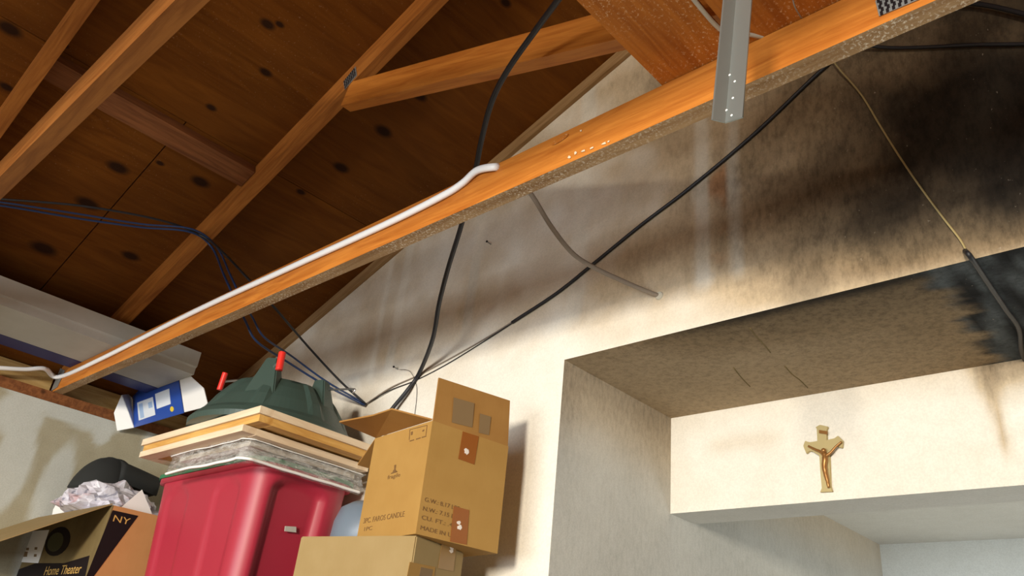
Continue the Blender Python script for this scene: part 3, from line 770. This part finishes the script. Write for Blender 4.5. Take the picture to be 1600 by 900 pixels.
# ------------------------------------------------------------------ upper cardboard box with open flaps
def upper_box():
    zt = CZ+.62
    C = on(676, 657, 2, zt); L = on(586, 685, 2, zt); R = on(793, 698, 2, zt)
    zb = CZ+.340
    ux = (L-C); lx = ux.length; ux.normalize(); uy = Vector((-ux.y, ux.x, 0)); 
    if uy.dot(R-C) < 0: uy = -uy
    ly = (R-C).dot(uy)
    root = empty('cardboard_box', (C.x, C.y, zb)); tag(root, 'open cardboard box with raised flaps standing on another box', 'box')
    t = .004
    up = Vector((0, 0, 1)); O = Vector((C.x, C.y, zb)); h = zt-zb
    def wall(name, o, d, ln, inn, m): return adopt(prism(name, [o, o+d*ln, o+d*ln+up*h, o+up*h], inn*t, m), root)
    fr = wall('front_wall', O, ux, lx, uy, M['card'])
    rt = wall('end_wall', O+uy*t, uy, ly-2*t, ux, M['card'])
    wall('back_wall', O+uy*(ly-t), ux, lx, uy, M['card']); wall('end_wall', O+ux*(lx-t)+uy*t, uy, ly-2*t, ux, M['card'])
    adopt(prism('bottom', [O+ux*t+uy*t, O+ux*(lx-t)+uy*t, O+ux*(lx-t)+uy*(ly-t), O+ux*t+uy*(ly-t)], up*t, M['card']), root)
    # flaps: end flap upright, front flap folded out
    TO = O+up*h
    q = [TO+uy*.002, TO+uy*(ly-.002), on(797, 626, 0, R.x+.004), on(686, 590, 0, C.x+.004)]
    q[2].z = q[2].z; ef = adopt(prism('flap', [q[0], q[1], q[2], q[3]], ux*t, M['card_in']), root); ef['label'] = 'upright end flap'
    fz = zt+.004
    q = [TO+ux*.002+up*.001, on(612, 640, 2, fz+.012), on(582, 650, 2, fz+.008), on(530, 660, 2, fz), TO+ux*(lx-.002)+up*.001]
    ff = adopt(prism('flap', q, up*t, M['card_in']), root); ff['label'] = 'front flap folded out'
    q = [TO+ux*lx+uy*.002, TO+ux*lx+uy*(ly-.002), TO+ux*(lx+.09)+uy*(ly-.01)-up*.06, TO+ux*(lx+.09)+uy*.01-up*.06]
    adopt(prism('flap', q, up*t, M['card_in']), root)
    # print, tape, torn label bits
    def sub(o, par): adopt(o, par); o.matrix_parent_inverse = Matrix.Identity(4); return o
    nf = -uy*.0006; ne = -ux*.0006
    def fpt(px, py):
        d = ray(px, py); tt = (O+nf-EYE).dot(uy)/d.dot(uy); return EYE+d*tt
    def ept(px, py):
        d = ray(px, py); tt = (O+ne-EYE).dot(ux)/d.dot(ux); return EYE+d*tt
    wx = -ux
    def ftext(name, s, px, py, hpx, wpx, sq=None):
        a, b = fpt(px, py), fpt(px, py-hpx); hh = (b-a).dot(up); o = text(name, s, a, wx, up, hh, M['ink'])
        xs_ = [v.co.dot(wx) for v in o.data.vertices]; wn = max(xs_)-min(xs_); target = (fpt(px+wpx, py)-a).dot(wx); k = target/wn
        base = a.dot(wx)
        for v in o.data.vertices: v.co += wx*((v.co.dot(wx)-base)*(k-1))
        return sub(o, fr)
    ftext('printed_text', '3PC. FAROS CANDLE', 567, 818, 8, 62)
    ftext('printed_text', '1PC', 567, 830, 6, 12)
    ftext('printed_text', 'fragile', 605, 749, 6, 19)
    # goblet mark above the word
    def fpoly(name, pts): return sub(prism(name, [fpt(*p) for p in pts], -uy*.0003, M['ink']), fr)
    fpoly('printed_mark', ((616, 727), (619, 726), (618, 733), (616, 734))); fpoly('printed_mark', ((611, 739), (621, 736), (621, 737.5), (611, 740.5)))
    fpoly('printed_mark', ((615, 734), (618, 733), (620, 737), (613, 738.5)))
    # icon row near the top edge
    fpoly('printed_mark', ((642, 675), (645, 674), (644.5, 679), (642, 680))); fpoly('printed_mark', ((660, 672), (663, 671), (662, 674), (660, 674.5)))
    for x in (640, 650, 659):
        fpoly('printed_mark', ((x, 688.5-(x-640)*.3), (x+7, 686.4-(x-640)*.3), (x+7, 687.8-(x-640)*.3), (x, 690-(x-640)*.3)))
    for a, b in (((640, 671), (667, 664)), ((640, 671), (639, 687)), ((667, 664), (665, 680))):
        fpoly('printed_line', (a, b, (b[0]+.7, b[1]+.7), (a[0]+.7, a[1]+.7)))
    def etext(s, px, py, hpx, px2, py2):
        a, b = ept(px, py), ept(px, py-hpx); hh = (b-a).dot(up); o = text('printed_text', s, a, uy, up, hh, M['ink'])
        xs_ = [v.co.dot(uy) for v in o.data.vertices]; wn = max(xs_)-min(xs_); k = (ept(px2, py2)-a).dot(uy)/wn; base = a.dot(uy)
        for v in o.data.vertices: v.co += uy*((v.co.dot(uy)-base)*(k-1))
        sub(o, rt)
    etext('G.W.: 8.17 LBS', 663, 783, 7, 717, 800)
    etext('N.W.: 7.15 LBS', 660, 797, 7, 717, 814)
    etext('CU. FT.: .48', 658, 811, 7, 711, 828)
    etext('MADE IN U.S.A', 656, 827, 7, 720, 845)
    def epoly(name, pts, m, up_=.0008): return sub(prism(name, [ept(*p)-ux*0 for p in pts], -ux*up_, m), rt)
    epoly('tape', ((723, 674), (748, 682), (741, 726), (716, 717)), M['tape'])
    epoly('tape', ((709, 791), (733, 797), (729, 851), (703, 846)), M['tape'])
    random.seed(3)
    for cx_, cy_, r in ((729, 703, 6), (717, 820, 6)):
        for k in range(3):
            x, y = cx_+random.uniform(-2, 2), cy_+random.uniform(-4, 5); 
            epoly('torn_paper', [(x+r*random.uniform(.3, .6)*math.cos(a), y+r*random.uniform(.4, .9)*math.sin(a)) for a in (0, .9, 1.8, 2.7, 3.6, 4.5, 5.4)], M['label_torn'], .0014+.0003*k)
    # worn print on the raised flap
    def fl(name, pts, m):
        o0 = q2[0]; nn = (q2[1]-q2[0]).cross(q2[3]-q2[0]).normalized(); nn = nn if nn.dot(ux) < 0 else -nn; out = []
        for p in pts:
            d = ray(*p); tt = (o0-EYE+nn*.0007).dot(nn)/d.dot(nn); out.append(EYE+d*tt)
        return sub(prism(name, out, nn*.0003, m), ef)
    q2 = [TO+uy*.002, TO+uy*(ly-.002), on(797, 626, 0, R.x+.004), on(686, 590, 0, C.x+.004)]
    fl('worn_print', ((709, 621), (741, 630), (738, 668), (706, 660)), M['ink_grey']); fl('worn_print', ((750, 646), (767, 651), (764, 680), (748, 676)), M['ink_grey'])
    return C, ux, uy, lx, ly, zb
UB = upper_box()
# ------------------------------------------------------------------ lower cardboard box
def lower_box():
    zt = UB[5]-.001
    C = on(651, 836.5, 2, zt); L = on(470, 838, 2, zt); R = on(758, 861, 2, zt)
    ux = (L-C); lx = ux.length; ux.normalize(); uy = Vector((-ux.y, ux.x, 0))
    if uy.dot(R-C) < 0: uy = -uy
    ly = max(.21, (R-C).dot(uy)); up = Vector((0, 0, 1)); z0 = SH+.001; h = zt-z0
    O = Vector((C.x, C.y, z0)); root = empty('cardboard_box', O); tag(root, 'closed tan cardboard box under the open box with flaps', 'box')
    bm = bmesh.new(); a = [bm.verts.new(O+ux*i*lx+uy*j*ly) for i, j in ((0, 0), (1, 0), (1, 1), (0, 1))]; b = [bm.verts.new(v.co+up*h) for v in a]
    bm.faces.new(a); bm.faces.new(b)
    for i in range(4): bm.faces.new((a[i], a[(i+1) % 4], b[(i+1) % 4], b[i]))
    bmesh.ops.bevel(bm, geom=bm.edges[:], offset=.003, segments=2, affect='EDGES')
    body = adopt(from_bm('body', bm, M['card_pale']), root)
    def ept(px, py):
        d = ray(px, py); tt = (O-ux*.0006-EYE).dot(ux)/d.dot(ux); return EYE+d*tt
    def epoly(name, pts, m, t=.0008): return adopt(prism(name, [ept(*p) for p in pts], -ux*t, m), root)
    epoly('tape', ((690, 849), (713, 854), (708, 893), (684, 888)), M['tape_pale'])
    epoly('worn_label', ((640, 878), (680, 886), (676, 915), (634, 908)), M['card'])
    epoly('worn_label', ((657, 886), (676, 890), (673, 906), (654, 903)), M['ink_grey'], .0014)
    random.seed(9)
    for k in range(3):
        x, y = 706+random.uniform(-3, 3), 858+random.uniform(-5, 5); epoly('torn_paper', [(x+5*random.uniform(.4, .8)*math.cos(a), y+5*random.uniform(.4, .9)*math.sin(a)) for a in (0, .9, 1.8, 2.7, 3.6, 4.5, 5.4)], M['label_torn'], .0016+.0003*k)
    adopt(prism('top_seam', [O+up*(h+.0004)+uy*ly*.5-uy*.02, O+up*(h+.0004)+uy*ly*.5+uy*.02, O+ux*lx+up*(h+.0004)+uy*ly*.5+uy*.02, O+ux*lx+up*(h+.0004)+uy*ly*.5-uy*.02], up*.0004, M['tape_pale']), root)
lower_box()
# blue-grey rounded container between the tote and the boxes
def container():
    x0, x1, y0, y1, z0, z1 = -2.16, -1.88, 1.40, 1.63, SH+.001, CZ+.50
    root = empty('plastic_canister', ((x0+x1)/2, (y0+y1)/2, z0)); tag(root, 'blue-grey rounded plastic canister behind the tan box beside the tote', 'canister')
    bm = bmesh.new(); cx, cy = (x0+x1)/2, (y0+y1)/2; R = .115; rs = []
    for r, z in ((.9, z0), (1, z0+.02), (1, z1-.12), (.99, z1-.118), (.99, z1-.112), (1, z1-.11), (.97, z1-.06), (.86, z1-.02), (.6, z1), (.2, z1+.004)):
        rs.append([bm.verts.new((cx+R*r*math.cos(2*math.pi*k/40), cy+R*r*math.sin(2*math.pi*k/40), z)) for k in range(40)])
    for A in range(len(rs)-1):
        for i in range(40): bm.faces.new((rs[A][i], rs[A][(i+1) % 40], rs[A+1][(i+1) % 40], rs[A+1][i]))
    bm.faces.new(rs[0]); bm.faces.new(rs[-1])
    adopt(from_bm('body', bm, M['bluegrey'], None, True), root)
    bm = bmesh.new(); bmesh.ops.create_cone(bm, cap_ends=True, segments=28, radius1=.035, radius2=.032, depth=.03, matrix=Matrix.Translation((cx, cy, z1+.019)))
    adopt(from_bm('cap', bm, M['bluegrey'], None), root)
container()
# ------------------------------------------------------------------ printed carton at the lower left
def printed_carton():
    zt = CZ+.485
    C = on(176, 789, 2, zt); L = on(52, 803, 1, C.y); x0, x1, y0, y1 = L.x, C.x, C.y, 1.60
    h = zt-SH-.001; z0 = SH+.001; t = .005; up = Vector((0, 0, 1))
    root = empty('printed_carton', ((x0+x1)/2, (y0+y1)/2, z0)); tag(root, 'open brown carton with dark gold print and lettering beside the red tote', 'carton')
    fr = adopt(box('front_wall', (x0, y0, z0), (x1, y0+t, zt), M['card_olive'], None, .001), root)
    rt = adopt(box('end_wall', (x1-t, y0+t, z0), (x1, y1-t, zt), M['card_orange']), root)
    adopt(box('end_wall', (x0, y0+t, z0), (x0+t, y1-t, zt), M['card_orange']), root); adopt(box('back_wall', (x0, y1-t, z0), (x1, y1, zt), M['card_in']), root)
    adopt(box('bottom', (x0+t, y0+t, z0), (x1-t, y1-t, z0+t), M['card_in']), root)
    def sub(o, par): adopt(o, par); o.matrix_parent_inverse = Matrix.Identity(4); return o
    def fp(px, py): return on(px, py, 1, y0-.0007)
    def fpoly(name, pts, m, tk=.0004): return sub(prism(name, [fp(*p) for p in pts], (0, -tk, 0), m), fr)
    def ep(px, py): return on(px, py, 0, x1+.0007)
    def epoly(name, pts, m, tk=.0004): return sub(prism(name, [ep(*p) for p in pts], (tk, 0, 0), m), rt)
    # dark wedge on the end wall with two letters
    epoly('dark_wedge', ((176, 797), (216, 806), (143, 905), (133, 905)), M['ink_dark'])
    a, b, c = ep(174.5, 814), ep(177, 803), ep(200, 820)
    o = text('printed_letters', 'NY', a, (0, 1, 0), up, (b.z-a.z)*.95, M['ink_gold']); xs_ = [v.co.y for v in o.data.vertices]; k = (c.y-a.y)/(max(xs_)-min(xs_))
    for v in o.data.vertices: v.co.y = a.y+(v.co.y-a.y)*k; v.co.x += .0010
    sub(o, rt)
    # front print: dark lower field, lens ring, bright lettering, shipping label
    fpoly('dark_field', ((20, 893), (56, 880), (100, 880), (140, 868), (132, 905), (12, 908)), M['ink_dark'])
    ctr = (90, 846)
    fpoly('lens_print', [(ctr[0]+19*math.cos(i*math.pi/10)-6*math.sin(i*math.pi/10), ctr[1]+23*math.sin(i*math.pi/10)) for i in range(20)], M['ink_dark'], .0005)
    fpoly('lens_print', [(ctr[0]-3+12*math.cos(i*math.pi/10)-4*math.sin(i*math.pi/10), ctr[1]+1+15*math.sin(i*math.pi/10)) for i in range(20)], mat('lens_green', (.05, .055, .025), .4), .0009)
    a, b, c = fp(68, 899), fp(72, 888), fp(124, 897)
    o = text('printed_words', 'Home Theater', a, (1, 0, 0), up, (b.z-a.z)*1.3, M['ink_gold']); xs_ = [v.co.x for v in o.data.vertices]; k = (c.x-a.x)/(max(xs_)-min(xs_))
    for v in o.data.vertices: v.co.x = a.x+(v.co.x-a.x)*k; v.co.y -= .0011
    sub(o, fr)
    lab = fpoly('address_label', ((47, 830), (77, 828), (60, 880), (28, 878)), M['white_card'], .0012); lab['label'] = 'white address label'
    for (px, py, s) in ((40, 866, 4), (44, 858, 2), (57, 857, 2), (56, 868, 2)):
        fpoly('label_print', ((px-s, py-s), (px+s, py-s), (px+s*.7, py+s), (px-s*1.3, py+s)), M['ink_grey'], .0018)
    # front flap drooping outwards
    e = on(-30, 856, 0, x1); a = Vector((x1, y0-.001, zt+.001)); dd = Vector((0, e.y-a.y, e.z-a.z))
    q = [a, a+dd, a+dd+Vector((x0-x1, 0, 0)), a+Vector((x0-x1, 0, 0))]
    fl = adopt(prism('flap', q, (0, 0, .004), M['card_pale']), root); fl['label'] = 'flap drooping towards the front'
    q = [(x1-.001, y0+.01, zt), (x1-.001, y1-.01, zt), (x1+.02, y1-.01, zt-.002), (x1+.02, y0+.01, zt-.002)]
    return x0, x1, y0, y1, zt
PC = printed_carton()
def carton_contents():
    x0, x1, y0, y1, zt = PC
    def crumple(name, c, r, m, seed, label, cat):
        bm = bmesh.new(); bmesh.ops.create_icosphere(bm, subdivisions=4, radius=1)
        for v in bm.verts:
            p = v.co.normalized(); q = p*1.9+Vector((seed, 0, 0))
            d = .78+.30*abs(noise.noise(q))+.22*abs(noise.noise(q*2.3))+.10*noise.noise(q*5)
            k = 1+.22*noise.cell(p*2.2+Vector((seed, 3, 1)))
            v.co = Vector((c.x+p.x*r[0]*d, c.y+p.y*r[1]*d, c.z+p.z*r[2]*d*(k if p.z > 0 else 1)))
            if v.co.z < zt+.012: v.co.y = max(y0+.012, v.co.y); v.co.x = max(x0+.012, min(x1-.012, v.co.x))
            v.co.y = min(1.585, v.co.y); v.co.z = max(v.co.z, zt-.16); v.co.x = min(x1-.012, v.co.x)
        return tag(from_bm(name, bm, m), label, cat)
    # crumpled bag sticking out of the carton
    xb_ = -3.33; c = on(166, 790, 0, xb_); tp = on(166, 753, 0, xb_); l = on(98, 775, 0, xb_); r_ = on(252, 775, 0, xb_)
    c.z -= .02; c.y = (l.y+r_.y)/2
    crumple('crumpled_bag', c, (.17, (r_.y-l.y)/2*1.08, (tp.z-c.z)*1.0), M['bag'], 2.0, 'crumpled grey and pink printed bag stuffed in the open carton', 'bag')
    o = prism('paper_sheet', [on(px, py, 1, y0+.03) for px, py in ((83, 796), (95, 775), (134, 785), (136, 810), (80, 812))], (0, .001, .0), M['white_card']); tag(o, 'white paper sheet poking out of the carton behind its flap', 'paper')
    q = [on(px, py, 0, x1-.03) for px, py in ((181, 800), (222, 765), (237, 801), (240, 830), (180, 830))]
    o = prism('white_card', q, (-.002, 0, 0), M['white_card']); tag(o, 'white pointed card sticking up inside the end of the carton', 'card')
    # dark hat: domed crown with a brim sloping down to the right
    xh = -3.55; c0 = on(108, 756, 0, xh); c1 = on(205, 756, 0, xh); top = on(170, 714, 0, xh).z
    cy = (c0.y+c1.y)/2; ry = (c1.y-c0.y)/2; z0 = on(150, 770, 0, xh).z; rows = []; bm = bmesh.new()
    for j in range(13):
        f = j/12*math.pi/2; row = []
        for k in range(40):
            an = 2*math.pi*k/40; cf = max(.002, math.cos(f)**.8)
            row.append(bm.verts.new((xh+.10*cf*math.cos(an), cy+ry*cf*math.sin(an)+ry*.22*math.sin(f), z0+(top-z0)*math.sin(f)+.004*noise.noise((an*2, f*3, 1)))))
        rows.append(row)
    for j in range(12):
        for k in range(40): bm.faces.new((rows[j][k], rows[j][(k+1) % 40], rows[j+1][(k+1) % 40], rows[j+1][k]))
    bm.faces.new(rows[0])
    root = empty('black_hat', (xh, cy, z0)); tag(root, 'black domed hat with a brim behind the crumpled bag by the wall', 'hat')
    adopt(from_bm('crown', bm, M['black_cloth'], None, True), root)
    e = on(250, 749, 0, xh); a0 = Vector((xh, cy+ry*.25, z0+(top-z0)*.97)); rw = []; bm = bmesh.new()
    for i in range(11):
        u = i/10; row = []
        for k in range(9):
            sx = (k/8-.5)*2; wd = .10*(1-.35*u*u)
            row.append(bm.verts.new((xh+wd*sx, a0.y+(e.y-a0.y)*u*(1-.12*sx*sx), a0.z+(e.z-a0.z)*u-.03*sx*sx*(1-.5*u))))
        rw.append(row)
    for i in range(10):
        for k in range(8): bm.faces.new((rw[i][k], rw[i+1][k], rw[i+1][k+1], rw[i][k+1]))
    r = bmesh.ops.extrude_face_region(bm, geom=bm.faces[:])
    for v in r['geom']:
        if isinstance(v, bmesh.types.BMVert): v.co.z -= .07
    adopt(from_bm('brim', bm, M['black_cloth'], None, True), root)
carton_contents()
# ------------------------------------------------------------------ cables
def rp(px, py, y): return on(px, py, 1, y)
# white cable stapled to the chord
yw = TY[0]-.006
def white_cable():
    pts = [on(-60, 571, 0, XL+.03), on(0, 575, 0, XL+.03), on(40, 577, 0, XL+.035), on(70, 576, 0, XL+.05), rp(92, 589, yw), rp(160, 560, yw), rp(300, 489, yw), rp(450, 420, yw), rp(600, 352, yw), rp(690, 307, yw), rp(722, 287, yw), rp(745, 267, yw-.002), rp(772, 261, yw), rp(782, 263, yw+.02)]
    o = cable('white_cable', pts, .0098, M['white_cable'], None, .8); tag(o, 'white flat cable running along the near face of the orange chord', 'cable')
white_cable()
o = cable('black_hose', [rp(900, -40, .80), rp(872, 0, .85), rp(835, 50, .91), rp(793, 110, .965), rp(768, 160, 1.02), rp(752, 220, 1.10), rp(742, 270, 1.16), rp(720, 355, 1.27), rp(700, 420, 1.36), rp(686, 475, 1.44), rp(676, 530, 1.53), rp(655, 583, W-.014), rp(635, 612, W-.018), rp(605, 650, W-.03), rp(590, 690, W-.04)], .0072, M['black']); tag(o, 'thick black cable hanging from the roof past the chord to the wall', 'cable')
yb = W-.006
o = cable('black_cable', [rp(1420, -10, yb-.003), rp(1340, 60, yb-.003), rp(1268, 124, yb), rp(1180, 208, yb), rp(1080, 292, yb), rp(1000, 353, yb), rp(930, 410, yb), rp(870, 458, yb), rp(800, 504, yb)], .0052, M['black']); tag(o, 'straight black cable rising along the sooty wall to the chord', 'cable')
for k, dy in enumerate((0, 6)):
    o = cable('thin_wire', [rp(802, 502+dy*.3, yb+.002), rp(760, 528+dy*.5, yb+.003), rp(700, 562+dy, yb+.003), rp(650, 588+dy, yb+.003), rp(610, 606+dy*.6, yb), rp(572, 631, yb-.003)], .0017 if k else .0024, M['black'] if k else M['grey_cable'])
    tag(o, ('upper thin wire strand on the bright wall above the box', 'lower thin black wire strand on the bright wall above the box')[k], 'wire')
o = cable('grey_cable', [rp(815, 285, 1.20), rp(833, 308, 1.25), rp(862, 355, 1.33), rp(895, 396, 1.42), rp(930, 419, 1.49), rp(975, 440, 1.57), rp(1010, 455, 1.63), rp(1031, 463, W+.004)], .0065, M['grey_cable'], None, .6); tag(o, 'grey sooty cable curving from behind the chord into a wall hole', 'cable')
bm = bmesh.new(); c = on(1030, 462, 1, W-.001)
bmesh.ops.create_cone(bm, cap_ends=True, segments=14, radius1=.014, radius2=.011, depth=.005, matrix=Matrix.Translation(c) @ Matrix.Rotation(math.pi/2, 4, 'X'))
o = from_bm('wall_grommet', bm, M['cream_cable']); tag(o, 'ragged plaster ring where the grey cable enters the wall', 'grommet')
o = cable('yellow_cable', [rp(1296, 85, W-.03), rp(1310, 106, W-.02), rp(1345, 147, W-.006), rp(1375, 196, yb), rp(1405, 244, yb), rp(1440, 295, yb), rp(1475, 342, yb), rp(1500, 374, yb), rp(1512, 396, W-.004)], .0027, M['yellow_cable'], None, .6); tag(o, 'yellowish sooty cable slanting down the dark wall to the alcove edge', 'cable')
zn = NZ-.004
o = cable('charred_cable', [on(1508, 392, 1, W-.004), on(1517, 402, 2, zn), on(1545, 444, 2, zn), on(1572, 484, 2, zn), on(1592, 514, 2, zn), on(1600, 560, 2, zn), on(1640, 610, 2, zn)], .0055, M['black']); tag(o, 'charred black cable across the burnt corner of the alcove ceiling', 'cable')
o = cable('upper_black_cable', [rp(1420, -25, W-.02), rp(1480, 0, W-.02), rp(1540, 8, W-.02), rp(1600, 22, W-.02), rp(1680, 45, W-.02)], .0062, M['black']); tag(o, 'black cable in the top right corner of the wall', 'cable')
o = cable('drooping_black_cable', [rp(1330, 66, W-.03), rp(1380, 74, W-.012), rp(1440, 74, W-.01), rp(1520, 70, W-.01), rp(1600, 69, W-.01), rp(1700, 66, W-.01)], .0045, M['black']); tag(o, 'sagging black cable on the dark wall near the right edge', 'cable')
# bundle from the left across the rafter and down to the corner of the wall
def rz(px, py, drop): return on_roof(px, py, drop)
r1 = [rz(-60, 305, .10), rz(0, 311, .10), rz(130, 322, .10), rz(250, 344, .10), rz(315, 368, .105)]
yc = TY[0]+.045
o = cable('black_wire', r1+[rp(350, 396, yc), rp(388, 436, yc+.05), rp(432, 484, yc+.15), rp(480, 540, 1.40), rp(530, 594, 1.55), rp(572, 632, yb-.004)], .0042, M['black']); tag(o, 'outer black wire of the bundle sweeping down to the wall corner', 'wire')
r2 = [rz(-60, 318, .10), rz(0, 321, .10), rz(120, 341, .10), rz(220, 355, .10), rz(295, 362, .11)]
o = cable('blue_wire', r2+[rp(330, 385, yc), rp(350, 430, yc+.01), rp(366, 465, yc+.03), rp(384, 503, yc+.08), rp(402, 534, 1.18), rp(450, 566, 1.36), rp(505, 600, 1.52), rp(570, 633, yb-.008)], .0040, M['blue_cable']); tag(o, 'lower blue wire of the bundle passing behind the chord', 'wire')
r3 = [rz(-60, 312, .104), rz(0, 316, .104), rz(120, 334, .104), rz(220, 350, .104), rz(300, 358, .115)]
o = cable('blue_wire', r3+[rp(338, 385, yc), rp(360, 430, yc+.01), rp(378, 468, yc+.03), rp(395, 497, yc+.08), rp(413, 527, 1.18), rp(455, 556, 1.36), rp(510, 596, 1.52), rp(571, 631, yb-.004)], .0036, M['blue_cable']); tag(o, 'upper blue wire of the bundle passing behind the chord', 'wire')
# stub of cable above the chord, thin hanging wire, nail
o = cable('cream_cable', [on(1060, -30, 2, CT-.004), on(1122, 43, 2, CT-.004), on(1150, 50, 2, CT-.003), on(1195, 58, 2, CT+.004), on(1215, 62, 2, CT+.008)], .0042, M['cream_cable']); tag(o, 'cream cable between the two attic planks above the chord', 'cable')
o = cable('thin_hanging_wire', [rp(1236, -20, .94), rp(1241, 8, .95), rp(1252, 28, .98)], .0012, M['grey_cable']); tag(o, 'thin grey wire dangling above the chord right of the metal angle', 'wire')
def nail(px, py, label):
    r = empty('wall_nail', on(px, py, 1, W)); tag(r, label, 'nail'); c = on(px, py, 1, W)
    adopt(cable('shank', [c, c+Vector((0, -.012, .001)), c+Vector((0, -.02, .002))], .0018, M['steel_plate'], None, 1, 2), r)
    adopt(cable('head', [c+Vector((0, -.02, .002)), c+Vector((0, -.021, .002)), c+Vector((0, -.0225, .002))], .0042, M['ink_dark'], None, 1, 2), r)
nail(622, 577, 'nail in the bright wall above the open box'); nail(767, 382, 'nail in the grey wall below the chord')
o = cable('thin_string', [rp(622, 577, W-.012), rp(640, 580, W-.01), rp(650, 600, W-.004), rp(651, 620, W-.003), rp(647, 655, W-.003)], .0008, M['black']); tag(o, 'thin dark string hanging from the nail above the open box', 'string')
# ------------------------------------------------------------------ crucifix on the header
def crucifix():
    Y = HY0-.002
    g = lambda px, py, off=0: on(px, py, 1, Y-off)
    out = ((1279, 671), (1276, 669), (1283, 665), (1296, 668), (1293, 672), (1293, 690), (1306, 687), (1311, 682), (1319, 690), (1318, 701), (1312, 700), (1307, 697), (1297, 708), (1299, 760), (1303, 769), (1283, 770), (1287, 764), (1284, 738), (1283, 713), (1272, 706), (1267, 705), (1262, 710), (1257, 698), (1260, 690), (1268, 693), (1280, 691))
    root = empty('crucifix', g(1293, 770)); tag(root, 'small brass crucifix hanging on the pale header wall in the alcove', 'crucifix')
    adopt(prism('cross', [g(*p) for p in out], (0, -.010, 0), M['brass'], None, .0012), root)
    bm = bmesh.new(); o = .017
    def limb(pts, rad): tube_bm(bm, spline([g(px, py, o) for px, py in pts], 4), rad if not isinstance(rad, list) else [rad[min(len(rad)-1, int(i*len(rad)/((len(pts)-1)*4+1)))] for i in range((len(pts)-1)*4+1)], 8)
    limb(((1288, 708), (1289, 718), (1288, 728), (1290, 740), (1293, 752), (1295, 762)), [.0075, .0085, .0080, .0078, .0068, .0060, .0050, .0040])
    limb(((1289, 713), (1282, 706), (1273, 702), (1263, 697)), [.0045, .004, .0035, .003])
    limb(((1290, 713), (1298, 707), (1306, 698), (1315, 690)), [.0045, .004, .0035, .003])
    bmesh.ops.create_icosphere(bm, subdivisions=2, radius=.0075, matrix=Matrix.Translation(g(1287, 704, o+.004)))
    r = adopt(from_bm('figure', bm, M['bronze'], None, True), root); r['label'] = 'bronze figure with raised arms'
    adopt(prism('title_plate', [g(*p, .011) for p in ((1280, 672), (1293, 674), (1293, 679), (1280, 677))], (0, -.002, 0), M['bronze']), root)
crucifix()
